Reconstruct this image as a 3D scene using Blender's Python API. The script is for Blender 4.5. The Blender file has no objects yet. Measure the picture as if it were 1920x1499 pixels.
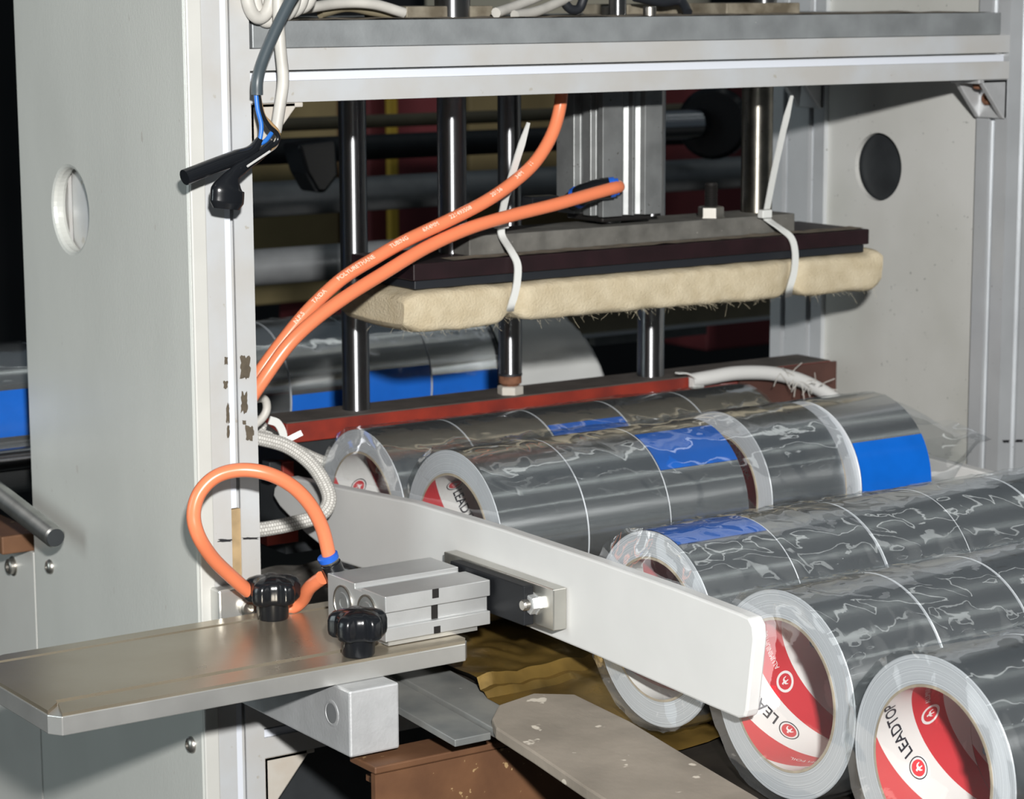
import bpy, math, random
from mathutils import Vector, Matrix, noise
random.seed(7)
S = bpy.context.scene
COL = S.collection
V = Vector
PI = math.pi

# ------------------------------------------------------------------ camera
F_PX, CX, CY = 4555.0, 960.0, 749.5
AX = V((0.82732338, -0.09652106, 0.55337122))      # world axes seen from the camera (right, down, forward)
AY = V((-0.56171266, -0.13538457, 0.81618007))
AZ = V((-0.00386064, -0.98608048, -0.16622392))
CAM = V((-0.6428, -1.2057, 0.0616))
cam_d = bpy.data.cameras.new('camera')
cam = bpy.data.objects.new('camera', cam_d); COL.objects.link(cam)
right = V((AX.x, AY.x, AZ.x)); down = V((AX.y, AY.y, AZ.y)); fwd = V((AX.z, AY.z, AZ.z))
m3 = Matrix((right, -down, -fwd)).transposed()
cam.matrix_world = Matrix.Translation(CAM) @ m3.to_4x4()
cam_d.sensor_fit = 'HORIZONTAL'; cam_d.sensor_width = 36.0
cam_d.lens = F_PX / 1920.0 * 36.0
cam_d.clip_start = 0.02; cam_d.clip_end = 50
cam_d.dof.use_dof = True; cam_d.dof.focus_distance = 1.24; cam_d.dof.aperture_fstop = 22
S.camera = cam

# ------------------------------------------------------------------ light
world = bpy.data.worlds.new('world'); S.world = world; world.use_nodes = True
bg = world.node_tree.nodes['Background']
bg.inputs[0].default_value = (0.80, 0.97, 1.12, 1); bg.inputs[1].default_value = 0.055

def area_light(name, loc, target, sx, sy, power, col):
    d = bpy.data.lights.new(name, 'AREA'); d.shape = 'RECTANGLE'; d.size = sx; d.size_y = sy
    d.energy = power; d.color = col
    o = bpy.data.objects.new(name, d); COL.objects.link(o)
    o.location = loc
    o.rotation_euler = (V(target) - V(loc)).to_track_quat('-Z', 'Y').to_euler()
    return o
area_light('camera_flash', (-0.717, -1.50, 0.31), (0.2, 0, -0.14), 0.06, 0.04, 53, (1.0, 0.985, 0.955))
area_light('left_fill', (-3.0, 0.50, 0.5), (0, 0.1, -0.3), 0.8, 1.6, 25, (0.88, 1.0, 1.02))  # unseen fill from the left, added to lift the shadow on the side panel

# unseen strip lights, added overhead so the foil and chrome reflect bright bands
for (ty, ly) in ((-3.4, .16), (-1.5, .22), (0.1, .16)):
    area_light('foil_band_light', (2.2, ty, 2.5), (2.2, ty, 0), 4.5, ly, 2.2, (0.97, 1.0, 0.95))
vs = S.view_settings
vs.view_transform = 'Standard'; vs.look = 'None'; vs.exposure = 0.0; vs.gamma = 1.0; vs.use_curve_mapping = False

# ------------------------------------------------------------------ geometry helpers
def ray(u, v):
    d = V(((u - CX) / F_PX, (v - CY) / F_PX, 1.0))
    return V((AX.dot(d), AY.dot(d), AZ.dot(d)))
def PX(u, v, x):
    r = ray(u, v); return CAM + r * ((x - CAM.x) / r.x)
def PY(u, v, y):
    r = ray(u, v); return CAM + r * ((y - CAM.y) / r.y)
def PZ(u, v, z):
    r = ray(u, v); return CAM + r * ((z - CAM.z) / r.z)
BED_S = 0.066
def bed_z(y): return -0.3071 + BED_S * y
def PB(u, v, off=0.0):
    r = ray(u, v); n = V((0, -BED_S, 1)); t = (-0.3071 + off - n.dot(CAM)) / n.dot(r)
    return CAM + r * t

class MB:
    def __init__(s): s.v = []; s.f = []; s.m = []; s.uv = {}
    def add(s, vs_, fs, mi=0):
        o = len(s.v); s.v += [V(p) for p in vs_]
        for f in fs: s.f.append([i + o for i in f]); s.m.append(mi)
        return o
    def box(s, a, b, mi=0):
        x0, y0, z0 = [min(a[i], b[i]) for i in range(3)]; x1, y1, z1 = [max(a[i], b[i]) for i in range(3)]
        s.add([(x0,y0,z0),(x1,y0,z0),(x1,y1,z0),(x0,y1,z0),(x0,y0,z1),(x1,y0,z1),(x1,y1,z1),(x0,y1,z1)],
              [(0,3,2,1),(4,5,6,7),(0,1,5,4),(1,2,6,5),(2,3,7,6),(3,0,4,7)], mi); return s
    def prism(s, poly, vec, mi=0):
        n = len(poly); vec = V(vec); P = [V(p) for p in poly]
        nrm = V((0,0,0))
        for i in range(n): nrm += P[i].cross(P[(i+1) % n])
        if nrm.dot(vec) > 0: P = P[::-1]
        fs = [tuple(range(n)), tuple(range(2*n-1, n-1, -1))]
        fs += [((i+1) % n, i, i+n, (i+1) % n + n) for i in range(n)]
        s.add(P + [p + vec for p in P], fs, mi); return s
    def tube(s, pts, r, seg=12, caps=True, mi=0, flat=None, up=None):
        pts = [V(p) for p in pts]; n = len(pts)
        rr = r if isinstance(r, (list, tuple)) else [r] * n
        t0 = (pts[1] - pts[0]).normalized()
        a = up if up is not None else (V((0,0,1)) if abs(t0.z) < .9 else V((1,0,0)))
        nv = (V(a) - t0 * V(a).dot(t0)).normalized()
        o = len(s.v); L = 0; frames = []
        for i in range(n):
            t = (pts[min(i+1, n-1)] - pts[max(i-1, 0)]).normalized()
            nv = (nv - t * nv.dot(t)).normalized(); bv = t.cross(nv)
            if i: L += (pts[i] - pts[i-1]).length
            frames.append((pts[i], nv.copy(), bv.copy(), L))
            for k in range(seg):
                an = 2 * PI * k / seg
                c, q = math.cos(an), math.sin(an)
                if flat: c *= flat
                s.v.append(pts[i] + (nv * c + bv * q) * rr[i])
        for i in range(n-1):
            for k in range(seg):
                k2 = (k+1) % seg
                f = (o+i*seg+k, o+(i+1)*seg+k, o+(i+1)*seg+k2, o+i*seg+k2)
                s.uv[len(s.f)] = [(frames[i][3], k/seg), (frames[i+1][3], k/seg), (frames[i+1][3], (k+1)/seg), (frames[i][3], (k+1)/seg)]
                s.f.append(list(f)); s.m.append(mi)
        if caps:
            s.f.append([o+k for k in range(seg)]); s.m.append(mi)
            s.f.append([o+(n-1)*seg+k for k in range(seg-1, -1, -1)]); s.m.append(mi)
        return frames
    def lathe(s, prof, org, axis, seg=32, mi=0, closed=False, a0=0.0, mis=None):
        """prof: (distance along axis, radius)"""
        axis = V(axis).normalized(); org = V(org)
        e = V((0,0,1)) if abs(axis.z) < .9 else V((1,0,0))
        p = (e - axis * e.dot(axis)).normalized(); q = axis.cross(p)
        o = len(s.v)
        for (d, r) in prof:
            for k in range(seg):
                an = 2*PI*k/seg + a0
                s.v.append(org + axis*d + (p*math.cos(an) + q*math.sin(an))*r)
        n = len(prof)
        for i in range(n if closed else n-1):
            j = (i+1) % n
            for k in range(seg):
                k2 = (k+1) % seg
                s.f.append([o+i*seg+k, o+i*seg+k2, o+j*seg+k2, o+j*seg+k]); s.m.append(mis[i] if mis else mi)
        if not closed:
            if prof[0][1] > 1e-6: s.f.append([o+k for k in range(seg-1, -1, -1)]); s.m.append(mi)
            if prof[-1][1] > 1e-6: s.f.append([o+(n-1)*seg+k for k in range(seg)]); s.m.append(mi)
        return s
    def cyl(s, a, b, r, seg=24, mi=0):
        a = V(a); b = V(b); s.lathe([(0, r), ((b-a).length, r)], a, b-a, seg, mi); return s
    def grid(s, fn, nu, nv, mi=0, closed_v=False):
        o = len(s.v)
        for i in range(nu):
            for j in range(nv): s.v.append(V(fn(i/(nu-1), j/(nv if closed_v else nv-1))))
        for i in range(nu-1):
            for j in range(nv if closed_v else nv-1):
                j2 = (j+1) % nv
                s.f.append([o+i*nv+j, o+(i+1)*nv+j, o+(i+1)*nv+j2, o+i*nv+j2]); s.m.append(mi)
        return s
    def mesh(s, name, mats, smooth=35):
        me = bpy.data.meshes.new(name)
        me.from_pydata([tuple(p) for p in s.v], [], s.f)
        for mt in (mats if isinstance(mats, (list, tuple)) else [mats]): me.materials.append(mt)
        for p, mi in zip(me.polygons, s.m): p.material_index = mi
        if s.uv:
            ul = me.uv_layers.new(name='UVMap')
            for fi, uvs in s.uv.items():
                for li, uv in zip(me.polygons[fi].loop_indices, uvs): ul.data[li].uv = uv
        if smooth:
            for p in me.polygons: p.use_smooth = True
            me.set_sharp_from_angle(angle=math.radians(smooth))
        me.validate(); me.update()
        return me
    def build(s, name, mats, parent=None, smooth=35, bevel=0, local=False, label=None, recalc=False):
        me = s.mesh(name, mats, smooth)
        return put(name, me, parent, bevel, local, label)

def world_inv(o):
    m = Matrix.Identity(4); chain = []
    while o: chain.append(o); o = o.parent
    for c in reversed(chain):
        m = m @ c.matrix_parent_inverse @ c.matrix_basis if c.parent else m @ c.matrix_basis
    return m.inverted()
def put(name, me, parent=None, bevel=0, local=False, label=None):
    o = bpy.data.objects.new(name, me); COL.objects.link(o)
    if parent:
        o.parent = parent
        if not local: o.matrix_parent_inverse = world_inv(parent)
    if bevel:
        b = o.modifiers.new('bevel', 'BEVEL'); b.width = bevel; b.segments = 2; b.limit_method = 'ANGLE'; b.angle_limit = math.radians(40)
        b.harden_normals = False
    if label: o['label'] = label
    return o
def tag(o, label, cat, group=None, kind=None):
    o['label'] = label
    if cat: o['category'] = cat
    if group: o['group'] = group
    if kind: o['kind'] = kind
    return o
def thing(name, label, cat, loc, group=None):
    o = bpy.data.objects.new(name, None); COL.objects.link(o); o.empty_display_size = .02
    o.location = loc
    return tag(o, label, cat, group)
def spline(pts, n=8):
    pts = [V(p) for p in pts]; out = []
    P = [pts[0]*2 - pts[1]] + pts + [pts[-1]*2 - pts[-2]]
    for i in range(1, len(P)-2):
        for k in range(n):
            t = k/n; a, b, c, d = P[i-1], P[i], P[i+1], P[i+2]
            out.append(0.5*((2*b) + (c-a)*t + (2*a-5*b+4*c-d)*t*t + (3*b-a-3*c+d)*t**3))
    out.append(pts[-1]); return out
def text_geo(txt, size, bold=0.0):
    c = bpy.data.curves.new('t', 'FONT'); c.body = txt; c.size = size; c.resolution_u = 3
    c.offset = bold
    o = bpy.data.objects.new('t', c)
    me = bpy.data.meshes.new_from_object(o)
    vs_ = [v.co.copy() for v in me.vertices]; fs = [list(p.vertices) for p in me.polygons]
    bpy.data.meshes.remove(me); bpy.data.objects.remove(o); bpy.data.curves.remove(c)
    return vs_, fs

# ------------------------------------------------------------------ materials
def mat(name, col, rough=.5, metal=0.0, var=0.0, scale=40, col2=None, bump=0.0, bscale=200, spots=None, sscale=300, sthr=.72,
        stretch=(1,1,1), spec=.5, uv=False, rvar=0.0, detail=4, coat=0.0):
    m = bpy.data.materials.new(name); m.use_nodes = True
    nt = m.node_tree; N = nt.nodes; L = nt.links; b = N['Principled BSDF']
    b.inputs['Roughness'].default_value = rough; b.inputs['Metallic'].default_value = metal
    b.inputs['Base Color'].default_value = (*col, 1); b.inputs['Specular IOR Level'].default_value = spec
    b.inputs['Coat Weight'].default_value = coat
    tc = N.new('ShaderNodeTexCoord'); mp = N.new('ShaderNodeMapping'); mp.inputs['Scale'].default_value = stretch
    L.new(tc.outputs['UV' if uv else 'Object'], mp.inputs[0])
    def noise_n(sc, det=detail):
        n = N.new('ShaderNodeTexNoise'); n.inputs['Scale'].default_value = sc; n.inputs['Detail'].default_value = det
        L.new(mp.outputs[0], n.inputs['Vector']); return n
    last = None
    if var or col2:
        n = noise_n(scale); r = N.new('ShaderNodeValToRGB')
        c2 = col2 or tuple(c*(1-var) for c in col)
        r.color_ramp.elements[0].position = .35; r.color_ramp.elements[1].position = .68
        r.color_ramp.elements[0].color = (*c2, 1); r.color_ramp.elements[1].color = (*col, 1)
        L.new(n.outputs[0], r.inputs[0]); last = r.outputs[0]
    if spots:
        n = noise_n(sscale, 3); r = N.new('ShaderNodeValToRGB')
        r.color_ramp.elements[0].position = sthr; r.color_ramp.elements[1].position = sthr + .03
        r.color_ramp.elements[0].color = (0,0,0,1); r.color_ramp.elements[1].color = (1,1,1,1)
        L.new(n.outputs[0], r.inputs[0])
        mx = N.new('ShaderNodeMix'); mx.data_type = 'RGBA'
        L.new(r.outputs[0], mx.inputs[0])
        if last: L.new(last, mx.inputs[6])
        else: mx.inputs[6].default_value = (*col, 1)
        mx.inputs[7].default_value = (*spots, 1); last = mx.outputs[2]
    if last: L.new(last, b.inputs['Base Color'])
    if rvar:
        n = noise_n(scale*1.7); mr = N.new('ShaderNodeMapRange')
        mr.inputs[3].default_value = max(.02, rough-rvar); mr.inputs[4].default_value = min(1, rough+rvar)
        L.new(n.outputs[0], mr.inputs[0]); L.new(mr.outputs[0], b.inputs['Roughness'])
    if bump:
        n = noise_n(bscale, 5); bp = N.new('ShaderNodeBump'); bp.inputs['Strength'].default_value = bump; bp.inputs['Distance'].default_value = .001
        L.new(n.outputs[0], bp.inputs['Height']); L.new(bp.outputs[0], b.inputs['Normal'])
    return m
def aniso(m, axis, amount=1.0, rot=.25):
    nt = m.node_tree; b = nt.nodes['Principled BSDF']
    t = nt.nodes.new('ShaderNodeTangent'); t.direction_type = 'RADIAL'; t.axis = axis
    nt.links.new(t.outputs[0], b.inputs['Tangent'])
    b.inputs['Anisotropic'].default_value = amount; b.inputs['Anisotropic Rotation'].default_value = rot
    return m
M = {}
M['panel'] = mat('grey_painted_panel', (.55,.56,.53), .36, .1, var=.07, scale=18, bump=.12, bscale=900, spots=(.46,.45,.42), sscale=170, sthr=.72, spec=.5, stretch=(1,1,.45))
M['slot_white'] = mat('pale_slot_strip', (.60,.63,.69), .35, 0)
M['panel_edge'] = mat('white_panel_edge', (.50,.50,.475), .4, 0, var=.06, scale=30)
M['alu_white'] = mat('pale_anodised_profile', (.56,.58,.60), .36, .25, var=.07, scale=25, col2=(.52,.51,.49), bump=.04, bscale=500, spots=(.46,.44,.40), sscale=120, sthr=.69)
M['alu_dark'] = mat('anodised_profile_grey', (.60,.62,.64), .38, .45, var=.12, scale=20, spots=(.12,.11,.1), sscale=330, sthr=.74)
M['inner_panel'] = mat('spotted_galvanised_panel', (.56,.56,.54), .6, .1, col2=(.46,.46,.43), scale=9, spots=(.26,.26,.25), sscale=260, sthr=.705, bump=.05)
M['steel_plate'] = mat('dusty_steel_plate', (.33,.35,.36), .5, .45, var=.25, scale=45, spots=(.55,.55,.54), sscale=500, sthr=.75, bump=.1, bscale=600)
M['dust'] = mat('brown_dust', (.22,.18,.13), .95, 0, var=.5, scale=120, bump=.6, bscale=500)
M['cast'] = mat('grey_cast_alloy', (.58,.59,.60), .5, .5, var=.15, scale=60, bump=.15, bscale=500)
M['cast_dirty'] = mat('dirty_white_alloy', (.50,.48,.44), .6, .1, col2=(.45,.4,.34), scale=50, bump=.1)
M['flange'] = mat('oily_flange', (.30,.27,.21), .6, .2, col2=(.12,.10,.07), scale=60, bump=.1)
M['chrome'] = mat('chromed_steel', (.52,.53,.55), .46, 1, var=.15, scale=60, stretch=(1,1,.1), rvar=.06)
aniso(M['chrome'], 'Z')
M['chrome_h'] = mat('chromed_roller', (.50,.51,.53), .2, 1)
M['chrome_old'] = mat('worn_chrome', (.58,.55,.48), .52, 1, var=.3, scale=70, rvar=.1, spots=(.12,.09,.06), sscale=420, sthr=.7)
aniso(M['chrome_old'], 'Z')
M['rust'] = mat('rusty_bolt', (.25,.11,.06), .8, .2, var=.5, scale=150, bump=.4)
M['rust_steel'] = mat('rusty_brown_steel', (.16,.075,.035), .62, .2, col2=(.11,.05,.024), scale=35, spots=(.36,.24,.12), sscale=140, sthr=.68, bump=.1)
M['maroon'] = mat('maroon_resin_plate', (.016,.005,.007), .5, 0, var=.4, scale=60)
M['black_rubber'] = mat('black_rubber', (.012,.014,.018), .5, 0)
M['black_plastic'] = mat('glossy_black_plastic', (.008,.009,.011), .22, 0, bump=.03, bscale=300)
M['felt'] = mat('cream_felt', (.53,.46,.33), .95, 0, col2=(.45,.38,.26), scale=90, bump=.7, bscale=700, spots=(.33,.26,.16), sscale=60, sthr=.78, spec=.1)
M['hair'] = mat('felt_fibre', (.66,.58,.42), .9, 0)
M['tie'] = mat('translucent_nylon', (.62,.63,.61), .35, 0)
M['orange'] = mat('orange_polyurethane', (.76,.215,.10), .3, 0, var=.08, scale=30, spec=.5)
M['print_white'] = mat('white_print', (.85,.72,.6), .6, 0)
M['braid'] = None
M['white_cable'] = mat('dirty_white_cable', (.50,.485,.45), .5, 0, var=.2, scale=60)
M['grey_cable'] = mat('slate_grey_cable', (.05,.065,.075), .4, 0)
M['wire_blue'] = mat('blue_wire', (.02,.14,.5), .4, 0)
M['wire_brown'] = mat('tan_wire', (.32,.2,.09), .5, 0)
M['red'] = mat('red_painted_steel', (.27,.030,.016), .5, 0, col2=(.15,.02,.014), scale=40, bump=.1, spec=.5)
M['red_top'] = mat('grimy_bar_top', (.10,.085,.075), .75, .1, var=.4, scale=50)
M['brown_bar'] = mat('brown_painted_steel', (.075,.030,.022), .6, 0, var=.3, scale=40)
M['white_poly'] = mat('white_polymer', (.56,.56,.55), .42, 0, var=.04, scale=30, bump=.03, bscale=150)
M['alu_mill'] = mat('milled_aluminium', (.62,.62,.60), .34, .75, var=.12, scale=30, bump=.05, bscale=400, rvar=.08, spots=(.75,.74,.7), sscale=330, sthr=.75)
M['alu_cyl'] = mat('anodised_cylinder_body', (.60,.61,.61), .36, .6, var=.1, scale=50, bump=.05, bscale=700)
M['alu_top'] = mat('brushed_aluminium_brown_reflection', (.50,.45,.36), .3, .75, col2=(.42,.36,.27), scale=12, bump=.05, bscale=300, rvar=.08)  # brownish reflection on the arm's top put into the base colour
M['dark_anod'] = mat('black_anodised', (.010,.011,.013), .55, 0, spec=.25)
M['nickel'] = mat('nickel_plate', (.52,.50,.46), .38, 1, var=.15, scale=80)
M['alu_grey'] = mat('dull_cylinder_aluminium', (.30,.31,.31), .4, .6, var=.25, scale=60, spots=(.08,.07,.06), sscale=350, sthr=.7)
M['bar_dusty'] = mat('dusty_bar', (.17,.165,.15), .7, .3, var=.4, scale=60, spots=(.4,.38,.34), sscale=400, sthr=.72, bump=.2)
M['steel_bar'] = mat('machined_steel', (.55,.54,.50), .3, .9, var=.15, scale=40)
M['fit_blue'] = mat('blue_release_ring', (.015,.11,.55), .35, 0)
M['milky'] = mat('milky_film', (.60,.61,.60), .28, .1, var=.1, scale=20, bump=.1, bscale=60)
M['gold'] = mat('gold_brown_film', (.30,.19,.05), .25, .6, col2=(.10,.065,.02), scale=25, bump=.5, bscale=70)
M['bed'] = mat('dark_bed_plate', (.035,.03,.025), .5, .3, var=.5, scale=30)
M['strip'] = mat('worn_steel_strip', (.33,.33,.31), .5, .5, col2=(.19,.2,.2), scale=28, spots=(.5,.5,.49), sscale=60, sthr=.7)
M['board'] = mat('dusty_grey_brown_board', (.25,.215,.175), .85, 0, col2=(.18,.155,.125), scale=22, spots=(.5,.45,.38), sscale=75, sthr=.665, bump=.35, bscale=120)
M['film_grey'] = mat('crumpled_grey_film', (.22,.21,.19), .3, .3, var=.6, scale=40, bump=.8, bscale=90)
M['roller'] = mat('grey_roller', (.30,.31,.32), .45, .5, var=.2, scale=40)
M['rod_tan'] = mat('tan_painted_rod', (.20,.17,.11), .6, 0, var=.2)
M['wall'] = mat('dark_hall_wall', (.022,.024,.028), .9, 0, var=.4, scale=3)
M['floor'] = mat('dark_workshop_floor', (.05,.05,.048), .8, 0, var=.3, scale=5)
M['box_tan'] = mat('tan_carton', (.20,.16,.075), .8, 0, var=.2, scale=10)
M['box_red'] = mat('maroon_carton', (.13,.02,.025), .7, 0, var=.2, scale=10)
M['box_yellow'] = mat('yellow_carton', (.42,.28,.03), .7, 0)
M['box_pale'] = mat('pale_carton', (.5,.47,.38), .7, 0)
M['dark_steel'] = mat('dark_machine_steel', (.05,.055,.06), .5, .5, var=.3)
M['zinc'] = mat('zinc_thread', (.55,.55,.53), .28, 1, var=.2, scale=90)
M['paint_loss'] = mat('bare_brown_patch', (.10,.08,.055), .85, 0, var=.3, scale=200)
M['marker'] = mat('black_marker', (.012,.012,.015), .6, 0)
M['old_tape'] = mat('old_brown_tape', (.42,.30,.16), .7, 0, var=.3, scale=90)
M['oil_black'] = mat('black_oxide_steel', (.03,.028,.027), .45, .6)

def side_material():
    m = bpy.data.materials.new('tape_roll_side'); m.use_nodes = True
    nt = m.node_tree; N = nt.nodes; L = nt.links; b = N['Principled BSDF']
    tc = N.new('ShaderNodeTexCoord'); sx = N.new('ShaderNodeSeparateXYZ'); L.new(tc.outputs['Object'], sx.inputs[0])
    cb = N.new('ShaderNodeCombineXYZ'); L.new(sx.outputs[1], cb.inputs[0]); L.new(sx.outputs[2], cb.inputs[1])
    ln = N.new('ShaderNodeVectorMath'); ln.operation = 'LENGTH'; L.new(cb.outputs[0], ln.inputs[0])
    n2 = N.new('ShaderNodeTexNoise'); n2.inputs['Scale'].default_value = 40; L.new(tc.outputs['Object'], n2.inputs['Vector'])
    ad = N.new('ShaderNodeMath'); ad.operation = 'MULTIPLY_ADD'; ad.inputs[1].default_value = .0012
    L.new(n2.outputs[0], ad.inputs[0]); L.new(ln.outputs['Value'], ad.inputs[2])
    n = N.new('ShaderNodeTexNoise'); n.noise_dimensions = '1D'; n.inputs['Scale'].default_value = 1800; n.inputs['Detail'].default_value = 3
    L.new(ad.outputs[0], n.inputs['W'])
    r = N.new('ShaderNodeValToRGB'); r.color_ramp.elements[0].position = .3; r.color_ramp.elements[1].position = .7
    r.color_ramp.elements[0].color = (.42,.44,.47,1); r.color_ramp.elements[1].color = (.66,.68,.71,1)
    L.new(n.outputs[0], r.inputs[0]); L.new(r.outputs[0], b.inputs['Base Color'])
    b.inputs['Roughness'].default_value = .45; b.inputs['Metallic'].default_value = .15
    bp = N.new('ShaderNodeBump'); bp.inputs['Strength'].default_value = .25; bp.inputs['Distance'].default_value = .0006
    L.new(n.outputs[0], bp.inputs['Height']); L.new(bp.outputs[0], b.inputs['Normal'])
    return m
M['side'] = side_material()
M['foil'] = aniso(mat('aluminium_foil_tape', (.64,.66,.67), .17, .92, var=.12, scale=70, bump=.22, bscale=60, stretch=(.12,1,1), rvar=.03), 'X')
def foil_glint(m):
    nt = m.node_tree; N = nt.nodes; L = nt.links; b = N['Principled BSDF']; out = N['Material Output']
    g = N.new('ShaderNodeBsdfAnisotropic'); g.inputs['Roughness'].default_value = .20; g.inputs['Anisotropy'].default_value = .86; g.inputs['Rotation'].default_value = .25
    g.inputs[0].default_value = (.95,.97,1,1)
    L.new(b.inputs['Tangent'].links[0].from_socket, g.inputs['Tangent'])
    L.new(b.inputs['Normal'].links[0].from_socket, g.inputs['Normal'])
    mx = N.new('ShaderNodeMixShader'); mx.inputs[0].default_value = .08
    L.new(b.outputs[0], mx.inputs[1]); L.new(g.outputs[0], mx.inputs[2]); L.new(mx.outputs[0], out.inputs[0])
foil_glint(M['foil'])
M['label_blue'] = mat('blue_tape_tab', (.004,.12,.55), .22, 0, var=.12, scale=50, bump=.03, bscale=90)
M['cardboard'] = mat('cardboard_core', (.40,.33,.24), .85, 0, var=.2, scale=150)
M['ink'] = mat('black_ink', (.02,.02,.03), .5, 0)
M['ink_red'] = mat('red_ink', (.58,.05,.06), .45, 0)
M['ink_white'] = mat('white_ink', (.82,.78,.77), .45, 0)
M['core_white'] = mat('white_core_paper', (.80,.79,.77), .4, 0, var=.03, scale=30)

def core_material():
    m = bpy.data.materials.new('striped_core_liner'); m.use_nodes = True
    nt = m.node_tree; N = nt.nodes; L = nt.links; b = N['Principled BSDF']
    tc = N.new('ShaderNodeTexCoord'); sx = N.new('ShaderNodeSeparateXYZ'); L.new(tc.outputs['Object'], sx.inputs[0])
    at = N.new('ShaderNodeMath'); at.operation = 'ARCTAN2'; L.new(sx.outputs[2], at.inputs[0]); L.new(sx.outputs[1], at.inputs[1])
    a = N.new('ShaderNodeMath'); a.operation = 'MULTIPLY'; a.inputs[1].default_value = 3/(2*PI); L.new(at.outputs[0], a.inputs[0])
    x = N.new('ShaderNodeMath'); x.operation = 'MULTIPLY_ADD'; x.inputs[1].default_value = 1/.046; L.new(sx.outputs[0], x.inputs[0]); L.new(a.outputs[0], x.inputs[2])
    fr = N.new('ShaderNodeMath'); fr.operation = 'FRACT'; L.new(x.outputs[0], fr.inputs[0])
    r = N.new('ShaderNodeValToRGB'); r.color_ramp.interpolation = 'CONSTANT'
    r.color_ramp.elements[0].color = (.80,.79,.77,1); r.color_ramp.elements[0].position = 0
    r.color_ramp.elements[1].color = (.60,.045,.055,1); r.color_ramp.elements[1].position = .56
    L.new(fr.outputs[0], r.inputs[0]); L.new(r.outputs[0], b.inputs['Base Color'])
    b.inputs['Roughness'].default_value = .35
    return m
M['core'] = core_material()

def braid_material():
    m = bpy.data.materials.new('braided_white_sleeve'); m.use_nodes = True
    nt = m.node_tree; N = nt.nodes; L = nt.links; b = N['Principled BSDF']
    tc = N.new('ShaderNodeTexCoord'); mp = N.new('ShaderNodeMapping'); mp.inputs['Scale'].default_value = (650, 12, 1)
    L.new(tc.outputs['UV'], mp.inputs[0])
    ck = N.new('ShaderNodeTexBrick'); ck.inputs['Scale'].default_value = 1.0; ck.inputs['Mortar Size'].default_value = .12
    ck.inputs['Brick Width'].default_value = 1.0; ck.inputs['Row Height'].default_value = 1.0
    ck.inputs['Color1'].default_value = (.60,.59,.56,1); ck.inputs['Color2'].default_value = (.48,.47,.44,1); ck.inputs['Mortar'].default_value = (.26,.25,.23,1)
    L.new(mp.outputs[0], ck.inputs['Vector']); L.new(ck.outputs[0], b.inputs['Base Color'])
    b.inputs['Roughness'].default_value = .8
    bp = N.new('ShaderNodeBump'); bp.inputs['Strength'].default_value = .5; bp.inputs['Distance'].default_value = .0006
    L.new(ck.outputs[0], bp.inputs['Height']); L.new(bp.outputs[0], b.inputs['Normal'])
    return m
M['braid'] = braid_material()

def film_material(name, haze, bumpd, scale):
    m = bpy.data.materials.new(name); m.use_nodes = True
    nt = m.node_tree; N = nt.nodes; L = nt.links; N.remove(N['Principled BSDF']); out = N['Material Output']
    tc = N.new('ShaderNodeTexCoord'); mp = N.new('ShaderNodeMapping'); mp.inputs['Scale'].default_value = (.6,1,1); L.new(tc.outputs['Object'], mp.inputs[0])
    n = N.new('ShaderNodeTexNoise'); n.inputs['Scale'].default_value = scale; n.inputs['Detail'].default_value = 3; n.inputs['Distortion'].default_value = 1.2
    L.new(mp.outputs[0], n.inputs['Vector'])
    bp = N.new('ShaderNodeBump'); bp.inputs['Strength'].default_value = 1; bp.inputs['Distance'].default_value = bumpd
    L.new(n.outputs[0], bp.inputs['Height'])
    tr = N.new('ShaderNodeBsdfTransparent'); tr.inputs[0].default_value = (.95,.96,.96,1)
    gl = N.new('ShaderNodeBsdfGlossy'); gl.inputs['Roughness'].default_value = .06; gl.inputs[0].default_value = (.95,.97,1,1)
    L.new(bp.outputs[0], gl.inputs['Normal'])
    df = N.new('ShaderNodeBsdfDiffuse'); df.inputs[0].default_value = (.8,.82,.84,1)
    fr = N.new('ShaderNodeFresnel'); fr.inputs[0].default_value = 1.45; L.new(bp.outputs[0], fr.inputs[1])
    sc = N.new('ShaderNodeMath'); sc.operation = 'MULTIPLY'; sc.inputs[1].default_value = .3; sc.use_clamp = True; L.new(fr.outputs[0], sc.inputs[0])
    m1 = N.new('ShaderNodeMixShader'); m1.inputs[0].default_value = haze; L.new(tr.outputs[0], m1.inputs[1]); L.new(df.outputs[0], m1.inputs[2])
    m2 = N.new('ShaderNodeMixShader'); L.new(sc.outputs[0], m2.inputs[0]); L.new(m1.outputs[0], m2.inputs[1]); L.new(gl.outputs[0], m2.inputs[2])
    L.new(m2.outputs[0], out.inputs[0])
    return m
M['film'] = film_material('clear_shrink_film', .012, .00018, 45)
M['film_loose'] = film_material('clear_loose_film', .025, .00022, 42)

# ------------------------------------------------------------------ room
def struct(name, mb, m, **k):
    o = mb.build(name, m, smooth=None); o['kind'] = 'structure'; o['label'] = k['label']; return o
struct('floor', MB().box((-5,-3,-1.0),(5,4,-.95)), M['floor'], label='dark workshop floor below the machine')
struct('wall_back', MB().box((-5,3.2,-.95),(5,3.3,2.6)), M['wall'], label='dark hall wall far behind the machine')

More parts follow.
